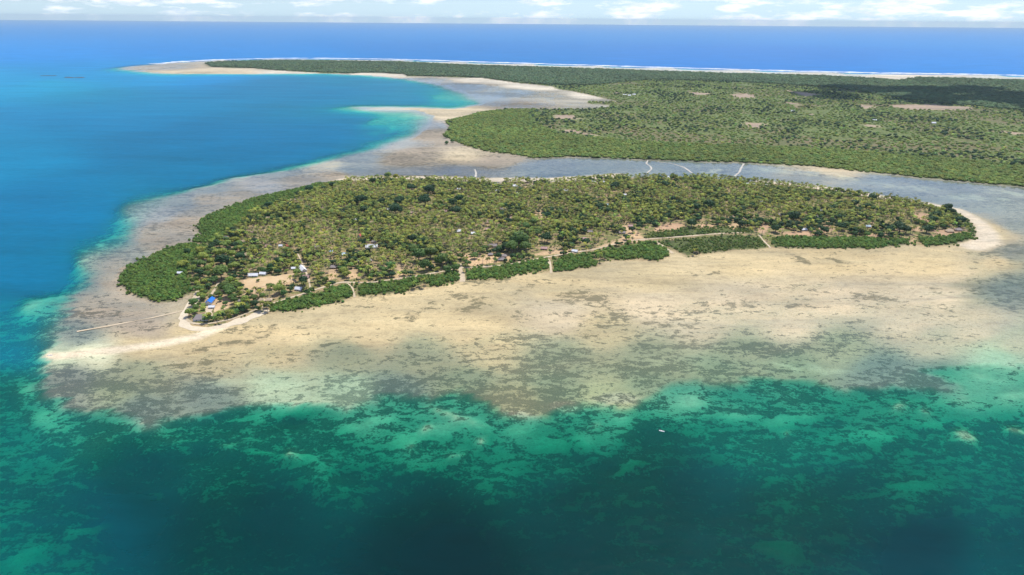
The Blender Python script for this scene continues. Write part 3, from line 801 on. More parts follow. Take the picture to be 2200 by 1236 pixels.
def lift(part, dz):
    return [(v[0], v[1], v[2] + dz) for v in part[0]], part[1]

def pk(prefix, lst):
    return [proto('%s_%02d' % (prefix, i), *a) for i, a in enumerate(lst)]

C_PALM = make_coll('palm_kit', pk('palm_kit', [two_mat(PALM_TRUNK[i], lift(PALM_CROWN[i], 10.0), PALMBARK, PALM_I) for i in range(N_PALM)]))
C_TREE = make_coll('tree_kit', pk('tree_kit', [two_mat(TREE_TRUNK[i], TREE_CROWN[i], BARK, LEAF_I) for i in range(N_TREE)]))
C_BUSH = make_coll('bush_kit', pk('bush_kit', [(*bush(500 + i), [LEAF_I]) for i in range(5)]))
C_FAR = make_coll('far_kit', pk('far_kit', [(*broad_crown(600 + i, 6, 110, .8), [LEAF_I]) for i in range(4)]))

_groups = {}
def scatter_group(coll):
    if coll.name in _groups: return _groups[coll.name]
    g = bpy.data.node_groups.new('scatter_' + coll.name, 'GeometryNodeTree')
    g.interface.new_socket('Geometry', in_out='INPUT', socket_type='NodeSocketGeometry')
    g.interface.new_socket('Geometry', in_out='OUTPUT', socket_type='NodeSocketGeometry')
    n = g.nodes.new; l = g.links.new
    gi, go = n('NodeGroupInput'), n('NodeGroupOutput')
    ci = n('GeometryNodeCollectionInfo'); ci.inputs['Collection'].default_value = coll
    ci.inputs['Separate Children'].default_value = True; ci.inputs['Reset Children'].default_value = True
    ip = n('GeometryNodeInstanceOnPoints'); ip.inputs['Pick Instance'].default_value = True
    def na(nm, dt):
        a = n('GeometryNodeInputNamedAttribute'); a.data_type = dt; a.inputs['Name'].default_value = nm
        return a.outputs['Attribute']
    l(gi.outputs[0], ip.inputs['Points']); l(ci.outputs[0], ip.inputs['Instance'])
    l(na('pick', 'INT'), ip.inputs['Instance Index'])
    l(na('turn', 'FLOAT_VECTOR'), ip.inputs['Rotation']); l(na('size', 'FLOAT_VECTOR'), ip.inputs['Scale'])
    l(ip.outputs[0], go.inputs[0])
    _groups[coll.name] = g
    return g

def scatter(name, label, coll, P, size, tint, npick, tilt=.06, kind='stuff'):
    n = len(P)
    me = bpy.data.meshes.new(name)
    me.vertices.add(n); me.vertices.foreach_set('co', np.asarray(P, np.float32).ravel())
    a = me.attributes.new('pick', 'INT', 'POINT'); a.data.foreach_set('value', rng.integers(0, npick, n).astype(np.int32))
    tv = np.stack([rng.normal(0, tilt, n), rng.normal(0, tilt, n), rng.uniform(0, 6.283, n)], -1)
    a = me.attributes.new('turn', 'FLOAT_VECTOR', 'POINT'); a.data.foreach_set('vector', tv.astype(np.float32).ravel())
    a = me.attributes.new('size', 'FLOAT_VECTOR', 'POINT'); a.data.foreach_set('vector', np.asarray(size, np.float32).ravel())
    attr_c(me, 'tint', np.asarray(tint))
    o = new_obj(name, me, kind=kind, label=label)
    md = o.modifiers.new('scatter', 'NODES'); md.node_group = scatter_group(coll)
    return o

def jitter_points(poly, step, pad=0.0, jit=.45):
    """Roughly even scatter of points inside a polygon."""
    lo, hi = poly.min(0), poly.max(0)
    X, Y = np.meshgrid(np.arange(lo[0], hi[0], step), np.arange(lo[1], hi[1], step))
    X = X.ravel() + rng.uniform(-jit, jit, X.size) * step; Y = Y.ravel() + rng.uniform(-jit, jit, Y.size) * step
    s = sdf_poly(X, Y, poly)
    m = s < -pad
    return X[m], Y[m], s[m]

def hue(base, n, var=.22):
    """n tints scattered round a base colour: brightness and yellowness vary from plant to plant."""
    b = np.array(base)[None, :] * np.exp(rng.normal(0, var, (n, 1)))
    y = rng.normal(0, .12, n)
    b[:, 0] *= 1 + y; b[:, 2] *= 1 - y * .5
    return np.clip(b, .004, .5)

def sizes(n, lo, hi, zlo=.85, zhi=1.15):
    s = rng.uniform(lo, hi, n)
    return np.stack([s, s, s * rng.uniform(zlo, zhi, n)], -1)

# ------------------------------------------------------------------ sand tracks and the ball field
def flat_material(name, a, b, scale):
    t = NT(name)
    n = t.noise(t.pos(), scale, 6, .65)
    n2 = t.noise(t.pos(), scale * .12, 4, .6)
    f = t.math('ADD', t.math('MULTIPLY', n, .5), t.math('MULTIPLY', n2, .5))
    mr = t.n('ShaderNodeMapRange'); t.l(f, mr.inputs['Value']); mr.inputs['From Min'].default_value = .35; mr.inputs['From Max'].default_value = .65
    return t.surf(t.bsdf(t.mix(mr.outputs[0], a, b), .9, .1).outputs[0])

M_TRACK = flat_material('pale_sand_track', (.40, .32, .21), (.58, .48, .34), .25)
M_ROAD = flat_material('bright_beach_road', (.50, .42, .30), (.66, .57, .42), .25)
M_FIELD = flat_material('dry_field_earth', (.46, .32, .17), (.57, .43, .26), .08)
M_LAWN = flat_material('mown_grass', (.12, .17, .035), (.17, .21, .05), .3)
M_WETPATH = flat_material('pale_shoal_sand', (.36, .34, .29), (.52, .49, .42), .2)

def strip(name, label, pts, width, mat, dz=.35, step=5.0, zmin=.06):
    P = GP(pts)
    seg = np.linalg.norm(np.diff(P, axis=0), axis=1); cum = np.concatenate([[0], np.cumsum(seg)])
    s = np.linspace(0, cum[-1], max(3, int(cum[-1] / step)))
    x = np.interp(s, cum, P[:, 0]); y = np.interp(s, cum, P[:, 1])
    k = np.ones(5) / 5
    if len(x) > 12:
        x[2:-2] = np.convolve(x, k, 'valid'); y[2:-2] = np.convolve(y, k, 'valid')
    tx, ty = np.gradient(x), np.gradient(y); L = np.hypot(tx, ty) + 1e-9
    w = width * .5 * (1 + .75 * (vnoise(x, y, 16, 77, 3) - .5) * 2)
    V = []
    for sgn in (-1, 1):
        vx, vy = x - sgn * ty / L * w, y + sgn * tx / L * w
        V.append(np.stack([vx, vy, np.maximum(height_at(vx, vy), zmin) + dz], -1))
    n = len(x)
    V = np.concatenate(V)
    return new_obj(name, mesh_np(name, V, [(i + n, i, i + 1, i + 1 + n) for i in range(n - 1)], [mat]), kind='structure', label=label)

strip('sand_track', 'pale sand track running behind the mangrove fringe', [(425,628),(413,648),(402,668),(398,684),(410,697),(440,700),(500,688),(560,664),(600,650),(645,637),(690,622),(735,609),(765,611),(800,610),(850,603),(900,595),(940,588),(990,578),(1030,577),(1080,573),(1130,564),(1180,555),(1230,546),(1275,540),(1320,528),(1365,519),(1405,516),(1470,512),(1540,506),(1600,503)], 4.6, M_TRACK)
strip('sand_track', 'wide pale beach road round the sandy point', [(428,632),(416,650),(398,672),(391,690),(400,704),(430,709),(470,705),(520,690),(575,668)], 14.0, M_ROAD, .30)
strip('sand_track', 'narrow pale causeway crossing the brown tidal flat', [(165,713),(250,698),(330,683),(395,668)], 3.4, M_TRACK, .35)
strip('sand_track', 'short track through the mangroves to the sand flat', [(745,612),(758,622),(762,640)], 3.0, M_TRACK)
strip('sand_track', 'sandy gap through the mangrove fringe', [(985,570),(990,585),(994,606)], 9.0, M_TRACK)
strip('sand_track', 'thin sandy gap between two mangrove strips', [(1178,560),(1183,575),(1184,588)], 4.0, M_TRACK)
strip('sand_track', 'sandy creek mouth between mangrove clumps', [(1405,520),(1425,533),(1445,545)], 7.0, M_TRACK)
strip('sand_track', 'diagonal sandy path through the broad mangrove strip', [(1630,508),(1640,520),(1655,534)], 3.6, M_TRACK)
strip('sand_track', 'earth lane between the blue roof and the shore trees', [(447,690),(449,672),(452,660)], 9.0, M_TRACK)
strip('sand_track', 'earth lane climbing inland from the shore road', [(448,645),(462,625),(470,610)], 4.5, M_TRACK)
strip('sand_track', 'earth lane beside the long white-roofed house', [(668,628),(664,605),(650,570),(640,550)], 3.4, M_TRACK)
strip('shoal_path', 'winding pale sand path across the lavender channel', [(1392,345),(1388,352),(1398,358),(1400,364),(1390,372)], 5.0, M_WETPATH, .15)
strip('shoal_path', 'long slanting pale sand path across the channel', [(1412,348),(1445,352),(1470,360),(1488,373)], 5.0, M_WETPATH, .15)
strip('shoal_path', 'forked pale sand path across the channel', [(1598,352),(1592,362),(1588,371),(1578,379)], 5.0, M_WETPATH, .15)
strip('shoal_path', 'short pale path over the muddy channel bank', [(1020,364),(1023,372),(1021,386)], 4.5, M_WETPATH, .15)

def sheet(name, label, pts, mat, dz):
    P = GP(pts); c = P.mean(0)
    z = lambda p: float(height_at(np.array([p[0]]), np.array([p[1]]))[0]) + dz
    ring = []
    for a, b in zip(P, np.roll(P, -1, 0)):
        for f in np.linspace(0, 1, 7)[:-1]:
            q = a + (b - a) * f
            ring.append(q + (np.array([vnoise(q[:1], q[1:], 9, 81)[0], vnoise(q[:1], q[1:], 9, 91)[0]]) - .5) * 3)
    V, Fc = [], []
    rings = 6
    for r in range(rings):
        f = 1 - r / rings
        for q in ring:
            p = c + (q - c) * f
            V.append((*p, z(p)))
    V.append((*c, z(c)))
    n = len(ring)
    for r in range(rings - 1):
        for i in range(n):
            j = (i + 1) % n
            Fc.append((r * n + i, r * n + j, (r + 1) * n + j, (r + 1) * n + i))
    for i in range(n):
        Fc.append(((rings - 1) * n + i, (rings - 1) * n + (i + 1) % n, rings * n))
    return new_obj(name, mesh_np(name, V, Fc, [mat]), kind='structure', label=label)

sheet('ball_field', 'bare dusty playing field behind the shore trees', [(523,605),(560,601),(600,597),(632,593),(632,606),(615,613),(590,616),(560,621),(532,628),(524,618)], M_FIELD, .30)
sheet('lawn', 'green lawn in front of the blue-roofed building', [(432,655),(446,653),(446,672),(430,674)], M_LAWN, .30)
sheet('lawn', 'mown grass strip along the compound shore', [(458,676),(490,668),(492,675),(462,688)], M_LAWN, .30)
sheet('dry_yard', 'dry yellowed yard beside the blue-roofed building', [(460,662),(480,658),(494,663),(485,668),(461,674)], M_FIELD, .32)

# ------------------------------------------------------------------ houses
def roof_material(name, col, rib=0.0, var=.25):
    t = NT(name)
    p = t.n('ShaderNodeTexCoord').outputs['Object']
    n = t.noise(p, .8, 5, .65)
    c = t.mix(n, tuple(v * (1 - var) for v in col), tuple(min(1, v * (1 + var)) for v in col))
    b = t.bsdf(c, .55 if rib else .9, .3 if rib else .1)
    bp = t.n('ShaderNodeBump'); bp.inputs['Distance'].default_value = .06 if rib else .12
    if rib:
        w = t.n('ShaderNodeTexWave'); w.inputs['Scale'].default_value = 3.0; t.l(p, w.inputs['Vector']); t.l(w.outputs['Fac'], bp.inputs['Height'])
    else:
        t.l(t.noise(t.mapping(p, scale=(6, 6, 1)), 2.0, 3), bp.inputs['Height'])
    t.l(bp.outputs[0], b.inputs['Normal'])
    return t.surf(b.outputs[0])

ROOF = {'white': roof_material('white_metal_roof', (.74, .75, .77), 1), 'blue': roof_material('blue_metal_roof', (.010, .17, .62), 1, .10), 'paleblue': roof_material('pale_blue_metal_roof', (.50, .62, .72), 1),
        'thatch': roof_material('grey_palm_thatch', (.33, .285, .265)), 'pink': roof_material('faded_rust_metal_roof', (.50, .31, .27), 1), 'red': roof_material('red_metal_roof', (.50, .10, .085), 1), 'tan': roof_material('fresh_palm_thatch', (.50, .385, .26))}
WALL = {k: flat_material('wall_' + k, tuple(v * .85 for v in c), c, 1.0) for k, c in {'white': (.70, .67, .60), 'coral': (.45, .37, .29), 'mud': (.34, .24, .16)}.items()}
M_DOOR = flat_material('door_wood', (.10, .06, .035), (.16, .10, .06), 2)
M_GLASS = flat_material('dark_window', (.03, .04, .05), (.05, .06, .07), 2)

def box(x0, x1, y0, y1, z0, z1):
    V = [(x, y, z) for z in (z0, z1) for y in (y0, y1) for x in (x0, x1)]
    return V, [(0, 2, 3, 1), (4, 5, 7, 6), (0, 1, 5, 4), (2, 6, 7, 3), (0, 4, 6, 2), (1, 3, 7, 5)]

def house(px, py, L, W, kind, label, hip=False, turn=0.0, walls='coral', hw=2.4, pitch=.42, group='village houses on the island', porch=False, name='house'):
    x, y = G(px, py)
    z = float(height_at(np.array([x]), np.array([y]))[0])
    root = new_obj(name, None, label=label, category='house', group=group)
    root.location = (x, y, z); root.rotation_euler = (0, 0, turn)
    a, b = L / 2, W / 2
    t = .22
    wall = join(box(-a, a, -b, -b + t, -.4, hw), box(-a, a, b - t, b, -.4, hw), box(-a, -a + t, -b + t, b - t, -.4, hw), box(a - t, a, -b + t, b - t, -.4, hw))
    wo_ = new_obj('wall', mesh_np('wall', *wall, [WALL[walls]]), root)
    e = .7; rh = W * pitch; th = .16
    zr = hw - e * pitch * .8
    rx = (a + e) if not hip else max(.4, a - b * .75)
    V = [(-a - e, -b - e, zr), (a + e, -b - e, zr), (a + e, b + e, zr), (-a - e, b + e, zr), (-rx, 0, hw + rh), (rx, 0, hw + rh)]
    V += [(v[0], v[1], v[2] + th) for v in V]
    Fc = [(0, 4, 5, 1)[::1], (2, 5, 4, 3), (6, 7, 11, 10), (8, 9, 10, 11), (0, 1, 7, 6), (2, 3, 9, 8), (1, 2, 8, 7), (3, 0, 6, 9)]
    if hip: Fc += [(0, 3, 4), (1, 5, 2), (6, 10, 9), (7, 8, 11)]
    else: Fc += [(0, 6, 10, 4), (3, 4, 10, 9), (1, 5, 11, 7), (2, 8, 11, 5)]
    ro = new_obj('roof', mesh_np('roof', V, Fc, [ROOF[kind]]), root)
    if not hip:
        rp_ = new_obj('ridge_cap', mesh_np('ridge_cap', *box(-rx - .02, rx + .02, -.18, .18, hw + rh + th - .10, hw + rh + th + .07), [ROOF[kind]]), ro)
        for s in (-1, 1):
            V = [(s * (a - t), -b, hw), (s * (a - t), b, hw), (s * (a - t), 0, hw + rh - .1), (s * a, -b, hw), (s * a, b, hw), (s * a, 0, hw + rh - .1)]
            new_obj('gable', mesh_np('gable', V, [(0, 1, 2), (3, 5, 4), (0, 3, 4, 1), (1, 4, 5, 2), (2, 5, 3, 0)], [WALL[walls]]), wo_)
    new_obj('door', mesh_np('door', *box(-.5, .5, -b - .04, -b + .03, 0, 2.0), [M_DOOR]), root)
    for s in (-1, 1):
        if L > 5: new_obj('window', mesh_np('window', *box(s * a * .55 - .45, s * a * .55 + .45, -b - .03, -b + .03, .9, 1.8), [M_GLASS]), root)
    if porch:
        po = new_obj('porch_roof', mesh_np('porch_roof', *box(-a, a, -b - 3.4, -b - .75, hw - .3, hw - .14), [ROOF['white']]), root)
        for s in (-1, -.33, .33, 1):
            new_obj('post', mesh_np('post', *box(s * (a - .3) - .1, s * (a - .3) + .1, -b - 3.2, -b - 3.0, -.3, hw - .3), [WALL['white']]), po)
    return root

HOUSES = [  # photo place, length, width, roof, landmark phrase, hip, turn (deg), walls
 (453,654,17,8,'blue','bright blue-roofed building at the sandy point',False,94,'white',dict(hw=4.2, pitch=.36, porch=False)),
 (456,665,8,4.5,'white','white-roofed porch wing at the seaward end of the blue roof',False,4,'white',{}),
 (434,689,20,11,'thatch','large grey hip-thatched hall on the beach below the blue roof',True,8,'white',dict(hw=2.6, pitch=.5)),
 (545,598,15,7,'white','long white-roofed house at the inland edge of the playing field',False,5,'white',{}),
 (566,595,10,6,'white','white-roofed house between trees at the inland edge of the playing field',False,-6,'white',{}),
 (632,584,7,5,'white','small white-roofed house at the corner of the playing field',False,10,'white',{}),
 (651,585,24,8,'white','long white-roofed house standing end-on beside the playing field',False,-60,'white',{}),
 (657,602,13,7,'pink','rusty pink-roofed house at the seaward end of the long white roof',False,-12,'coral',{}),
 (643,627,11,7,'white','white-roofed house right beside the shore track near the playing field',False,-15,'white',{}),
 (440,567,6,5,'thatch','little grey-roofed hut under the pale trees by the mangrove lobe',False,0,'coral',{}),
 (420,606,9,5,'white','small white-roofed house at the inner edge of the mangrove lobe',False,40,'white',{}),
 (388,593,8,5,'white','dark-walled white-roofed hut half under trees in the mangrove lobe',False,0,'mud',{}),
 (517,652,6,5,'thatch','tiny grey hut under the big trees beside the dry yard',False,20,'coral',{}),
 (563,651,10,7,'tan','thatched beach hut beside the shore road, first of a pair',True,0,'mud',{}),
 (578,650,9,7,'tan','thatched beach hut beside the shore road, second of a pair',True,10,'mud',{}),
 (799,537,21,10,'white','large white-roofed building in the middle of the near palms',False,6,'white',{}),
 (804,526,9,7,'thatch','grey thatched hut just behind the large white-roofed building',True,0,'mud',{}),
 (775,513,10,8,'red','red-roofed house among the palms behind the large white roof',False,70,'white',{}),
 (773,520,9,6,'red','red-roofed annexe just seaward of the red-roofed house',False,80,'coral',{}),
 (743,553,12,7,'paleblue','pale blue-roofed house among the near palms',False,20,'white',{}),
 (766,478,10,6,'white','white-roofed house in a clearing behind the red roof',False,12,'white',{}),
 (784,477,10,7,'pink','faded pink-roofed house beside the white one in the clearing',False,0,'coral',{}),
 (800,484,12,6,'tan','straw-coloured thatched house beside the clearing behind the red roof',False,-20,'mud',{}),
 (832,456,13,6,'white','white-roofed house beside a huge dark tree in the inner grove',False,5,'white',{}),
 (818,460,11,7,'pink','pinkish house touching the white one by the huge dark tree',False,25,'coral',{}),
 (882,463,12,8,'pink','lone pink-roofed house in the inner grove between dark trees',False,10,'coral',{}),
 (771,567,9,7,'thatch','grey thatched hut behind the bare patches near the shore track',True,0,'mud',{}),
 (793,567,10,7,'thatch','wider grey thatched hut next to a sandy yard near the shore track',True,15,'mud',{}),
 (716,581,11,7,'thatch','grey-pink thatched house by the lane inland of the shore track',True,0,'mud',{}),
 (682,537,12,7,'thatch','pale thatched house in the palms inland of the playing field',True,30,'coral',{}),
 (712,547,6,5,'paleblue','tiny bluish hut in the palms near the pale blue roof',False,0,'coral',{}),
 (695,453,8,5,'pink','small pinkish house where the palms meet the lagoon mangroves',False,0,'coral',{}),
 (740,480,9,5,'thatch','dark grey hut alone in the inner palms',False,-25,'mud',{}),
 (987,503,14,7,'white','bright white-roofed house alone in the middle of the grove',False,8,'white',{}),
 (1016,508,8,6,'white','small white-roofed house beyond the bright lone white one',False,30,'white',{}),
 (955,460,11,7,'pink','rusty-roofed house deep in the grove beside dark trees',False,-10,'coral',{}),
 (988,459,10,8,'thatch','greyish thatched house at the edge of a very dark tree deep in the grove',True,0,'mud',{}),
 (1107,403,12,8,'white','brilliant white-roofed house near the sandy notch of the channel shore',False,0,'white',{}),
 (1130,401,16,7,'tan','long straw-coloured roof beside the channel shore',False,4,'coral',{}),
 (1068,413,9,7,'white','cream-roofed house just inland of the sandy notch',False,10,'coral',{}),
 (986,411,8,6,'white','small whitish house near the channel side of the grove',False,0,'white',{}),
 (1056,421,10,6,'pink','pinkish house a little inland of the cream roof',False,10,'coral',{}),
 (1110,422,12,8,'white','white house with a bare red yard inland of the channel shore',False,75,'white',{}),
 (1216,414,12,7,'white','white-roofed house in the dense palms beyond the red yard',False,0,'white',{}),
 (1245,420,10,6,'tan','straw-roofed house in the dense palms near the channel',False,0,'coral',{}),
 (1066,435,7,5,'thatch','tiny dark hut with a pale edge in the middle grove',False,0,'coral',{}),
 (1219,462,10,8,'tan','straw-coloured round-shouldered hut in the middle grove',True,0,'mud',{}),
 (1101,475,9,7,'pink','pinkish hut beside pale-crowned trees in the middle grove',False,0,'coral',{}),
 (1117,476,11,6,'tan','low straw-roofed hut beside pale-crowned trees in the middle grove',False,0,'mud',{}),
 (1049,484,10,7,'pink','dusty pink house above another along a palm lane',False,0,'coral',{}),
 (1049,499,11,7,'pink','dusty pink house below another along a palm lane',False,12,'coral',{}),
 (1081,455,12,6,'thatch','flat grey-roofed house among tall palms in the middle grove',False,0,'coral',{}),
 (1116,520,10,7,'thatch','grey-pink hut behind the big round trees near the shore',True,0,'coral',{}),
 (1058,535,16,8,'thatch','long pale grey-roofed house inland of the sandy yards',False,6,'coral',{}),
 (1082,556,10,7,'thatch','grey thatched hut in the sandy yards above the fringe',True,0,'mud',{}),
 (1078,563,13,8,'thatch','wide grey thatched hut at the seaward edge of the sandy yards',True,0,'mud',{}),
 (1054,553,8,6,'thatch','small dark thatched hut among shrubs in the sandy yards',True,0,'mud',{}),
 (1169,540,11,7,'pink','rusty-roofed hut in the orange yards above the shore track',False,-10,'mud',{}),
 (1235,545,10,6,'white','whitish house touching the shore track above the narrow gap',False,-25,'white',{}),
 (1255,519,10,7,'pink','pinkish thatched house inland of the shore track bend',True,0,'coral',{}),
 (1268,504,10,6,'thatch','grey house in the palms above the shore track bend',False,0,'coral',{}),
 (1435,384,10,6,'white','white-roofed house close to the channel shore among palms',False,0,'white',{}),
 (1456,384,20,5,'tan','very long pale roof close to the channel shore',False,0,'coral',{}),
 (1466,385,6,5,'white','small white hut at the end of the very long pale roof',False,0,'white',{}),
 (1272,394,15,6,'white','long whitish house on the channel shore by the pale beach',False,-4,'white',{}),
 (1295,394,9,6,'white','small whitish house beside the long one on the channel shore',False,0,'white',{}),
 (1303,446,10,6,'paleblue','lone pale blue roof in the middle of the dense palms',False,10,'white',{}),
 (1342,424,6,5,'white','tiny white hut lost in the dense palms',False,0,'white',{}),
 (1336,506,12,6,'thatch','grey roof at the top of the bare sandy lane',False,0,'coral',{}),
 (1354,492,9,6,'pink','pinkish hut beside the upper end of the bare sandy lane',False,0,'mud',{}),
 (1604,399,10,6,'white','cream house with a sandy yard on the channel side',False,0,'coral',{}),
 (1619,400,9,6,'white','cream house second along on the channel side',False,0,'coral',{}),
 (1647,402,10,6,'white','cream house third along on the channel side',False,0,'coral',{}),
 (1653,449,9,7,'tan','orange-tan hut roof in the outer grove',True,0,'mud',{}),
 (1673,468,12,8,'thatch','broad grey hut roof in the outer grove',True,0,'mud',{}),
 (1753,472,15,9,'thatch','large grey thatched roof above the red bare yards',True,0,'mud',{}),
 (1726,499,11,6,'white','pale roof standing on the red bare yards by the fringe',False,15,'white',{}),
 (1803,462,15,7,'pink','pinkish long house in the outer grove',False,10,'coral',{}),
 (1763,459,6,5,'white','tiny white hut in the outer grove',False,0,'white',{}),
 (1636,438,6,5,'white','very small white hut among the outer palms',False,0,'white',{}),
 (1572,472,9,7,'tan','tan hut above the green shrub field',True,0,'mud',{}),
 (1874,466,11,7,'thatch','grey-pink roof in the outer grove near the tip',False,0,'coral',{}),
 (1864,492,9,6,'paleblue','pale roof in the yellowish palms near the tip',False,0,'coral',{}),
 (2039,501,14,10,'tan','pale thatched house on the bare yard at the far tip',True,0,'mud',{}),
 (2058,498,12,9,'thatch','grey thatched house on the bare yard at the far tip',True,0,'mud',{}),
 (631,434,13,6,'tan','sandy-coloured house against the lagoon mangroves',False,20,'coral',{}),
 (595,447,13,6,'tan','tan house on a bare patch beside the lagoon mangroves',False,0,'coral',{}),
 (607,477,11,6,'pink','pinkish house in the light palms near the lagoon side',False,10,'coral',{}),
 (578,475,10,6,'tan','tan house in the light palms near the lagoon side',False,0,'coral',{}),
 (484,516,8,5,'paleblue','small turquoise-blue roof at the mangrove edge',False,0,'coral',{}),
 (540,504,12,7,'pink','pinkish house in the light grove by the mangrove belt',False,-15,'coral',{}),
 (522,525,11,6,'tan','tan house among pale trees by the mangrove belt',False,0,'coral',{}),
 (578,536,10,7,'pink','white and orange house among shrubs in the light grove',False,0,'white',{}),
 (604,535,6,5,'white','tiny white hut among shrubs in the light grove',False,0,'white',{}),
 (621,535,10,7,'red','brick-red roofed house in the light grove',False,0,'coral',{}),
 (531,555,12,8,'tan','tan thatched house among the pale trees behind the playing field',True,0,'mud',{}),
 (626,517,8,6,'pink','dusty pink hut behind the brick-red roof',False,0,'coral',{}),
 (557,528,13,6,'tan','low straw-roofed house in the shrubs near the mangrove belt',False,0,'mud',{}),
]
HXY = []
for px, py, L, W, kind, label, hip, turn, walls, extra in HOUSES:
    house(px, py, L, W, kind, label, hip, R(turn), walls, **extra)
    HXY.append(G(px, py))
HXY = np.array(HXY)
HNAME = [h[5].split(' with ')[0] for h in HOUSES]
FARH = [(1342,207,'white','first'),(1352,208,'white','second'),(1362,206,'white','third'),(1325,203,'tan','fourth'),(1321,178,'white','fifth'),(1703,242,'white','sixth'),(1742,250,'tan','seventh'),(1878,262,'white','eighth'),(2005,268,'white','ninth'),(1480,199,'tan','tenth')]
for (px, py, k, nth), where in zip(FARH, ['at the head of the tidal inlet', 'second along at the head of the tidal inlet', 'third along at the head of the tidal inlet', 'behind the inlet mangroves', 'in the dark trees behind the inlet', 'beside a bare field in the far scrub', 'beyond the bare field in the far scrub', 'alone in the wide far scrub', 'farther out alone in the wide far scrub', 'beside the far reddish clearing']):
    house(px, py, 17, 9, k, '%s roof on the far shore %s' % ('pale metal' if k == 'white' else 'straw-coloured', where), False, 0, 'white', hw=3, group='houses on the far shore')

# ------------------------------------------------------------------ boats
M_HULL = flat_material('white_boat_paint', (.74, .75, .76), (.82, .82, .80), 2)
M_BWOOD = flat_material('boat_wood', (.22, .14, .08), (.30, .20, .12), 2)
def boat(px, py, L, turn, label):
    x, y = G(px, py)
    root = new_obj('small_boat', None, label=label, category='boat')
    root.location = (x, y, .05); root.rotation_euler = (0, 0, turn)
    st = [(-.5, .30, .0), (-.3, .42, -.02), (0, .46, -.03), (.25, .36, 0), (.42, .16, .08), (.5, .0, .18)]
    V = []
    B = L * .30
    for f, w, sh in st:
        h = .55 + sh * 1.6
        V += [(f * L, w * B, h), (f * L, w * B * .75, -.15), (f * L * .98, 0, -.3), (f * L, -w * B * .75, -.15), (f * L, -w * B, h), (f * L, -w * B * .85, h), (f * L, -w * B * .6, .08), (f * L, w * B * .6, .08), (f * L, w * B * .85, h)]
    Fc = []
    for i in range(len(st) - 1):
        for k in range(9):
            k2 = (k + 1) % 9
            Fc.append((i * 9 + k, i * 9 + k2, (i + 1) * 9 + k2, (i + 1) * 9 + k))
    Fc.append(tuple(range(9)))
    new_obj('hull', mesh_np('hull', V, Fc, [M_HULL], True), root)
    for f in (-.25, .05):
        new_obj('bench', mesh_np('bench', *box(f * L - .18, f * L + .18, -B * .36, B * .36, .36, .42), [M_BWOOD]), root)
    new_obj('outboard_motor', mesh_np('outboard_motor', *join(box(-.5 * L - .35, -.5 * L - .02, -.18, .18, .35, .95), box(-.5 * L - .25, -.5 * L - .12, -.07, .07, -.4, .35)), [M_GLASS]), root)
    return root
boat(1422, 927, 6.0, R(-25), 'small white boat alone on the dark teal water beyond the reef')
boat(108, 764, 6.0, R(10), 'small white boat moored at the submerged tip of the sand spit')
boat(998, 600, 5.0, R(70), 'small boat drawn up in the sandy gap of the fringe')

# ------------------------------------------------------------------ traced broadleaf trees
DARK, MID, LIGHT = (.034, .085, .026), (.105, .175, .036), (.25, .31, .055)
TR = {'d': [(776,443,11),(914,446,13),(850,468,13),(801,399,8),(885,416,10),(904,394,6),(831,384,5),(782,462,9),(779,497,8),(779,533,8),(887,526,8),(820,445,8),(858,445,10),(971,465,8),(734,507,7),(925,422,10),(971,448,8),
      (986,440,10),(973,449,9),(982,466,11),(1030,472,6),(1091,488,9),(1174,475,9),(1184,461,6),(1084,400,5),(1076,410,6),(1175,526,12),(1088,544,9),(1254,503,6),(1044,408,5),(1429,407,8),(1416,388,6),(1320,411,8),(1304,465,8),(1371,426,6),
      (1400,427,5),(1445,438,6),(1484,493,10),(1431,475,7),(1372,496,7),(1346,519,7),(1259,532,8),(1254,506,6),(1521,455,10),(1496,458,8),(1286,455,7),(1591,493,10),(1665,503,10),(1702,480,12),(1705,492,8),(1807,499,10),(1779,493,7),(1769,507,9),
      (1593,461,8),(1613,453,7),(1584,442,6),(1729,440,7),(1785,459,7),(1620,488,6),(1999,483,10),(1989,504,11),(2060,485,10),(1931,503,12),(1945,505,9),(2039,466,9),(2033,454,8),(1910,504,9),(1873,438,9),(2011,473,8),(1860,455,8),(1842,462,7),(1835,447,7),
      (479,578,13),(404,548,7),(520,624,6),(629,623,5),(558,632,5),(654,616,10),(597,440,6),(578,453,9),(569,458,7),(665,418,8),(715,407,7),(640,425,6),(698,415,7),(505,538,8),(560,560,8),(600,575,8),(520,565,9)],
      'm': [(1155,512,10),(1114,538,18),(1100,548,12),(1128,546,12),(476,603,15),(496,641,14),(482,629,12),(431,631,10),(437,648,6),(510,624,10),(421,612,8),(547,650,8),(582,625,8),(639,597,8),(413,660,5),(418,674,5),(428,661,4),(584,591,7),(431,581,12),(450,600,10),(460,612,9),
      (900,565,14),(925,560,14),(950,575,14),(915,585,12),(960,590,10),(980,585,9),(890,550,10),(840,585,10),(825,590,9),(735,588,8),(868,595,7),(690,600,8),(700,612,7),(540,635,5),(610,640,7),(625,630,6),(565,645,6),(1005,575,8),(1020,560,8),(1040,545,8),(650,600,6),
      (545,575,8),(560,590,7),(470,640,8),(505,655,7),(485,660,6),(525,655,7),(450,683,5),(440,692,4),(555,610,3),(1130,500,9),(1145,490,8)],
      'l': [(438,567,11),(431,551,10),(504,586,11),(466,593,7),(395,580,12),(470,554,9),(527,653,8),(601,635,12),(438,669,6),(473,522,8),(505,529,9),(479,557,10),(487,536,10),(455,575,9),(415,590,9),(1237,488,9),(1139,515,6),(1127,490,9),(1110,487,8),(1150,485,8),(740,595,9),(835,383,6),
      (850,386,6),(880,437,6),(845,437,6),(780,560,6),(905,520,6),(940,585,6),(745,600,8),(1575,460,6),(1590,448,6),(960,408,6),(1015,395,6),(450,590,8),(500,560,9),(520,545,8),(545,545,8)]}
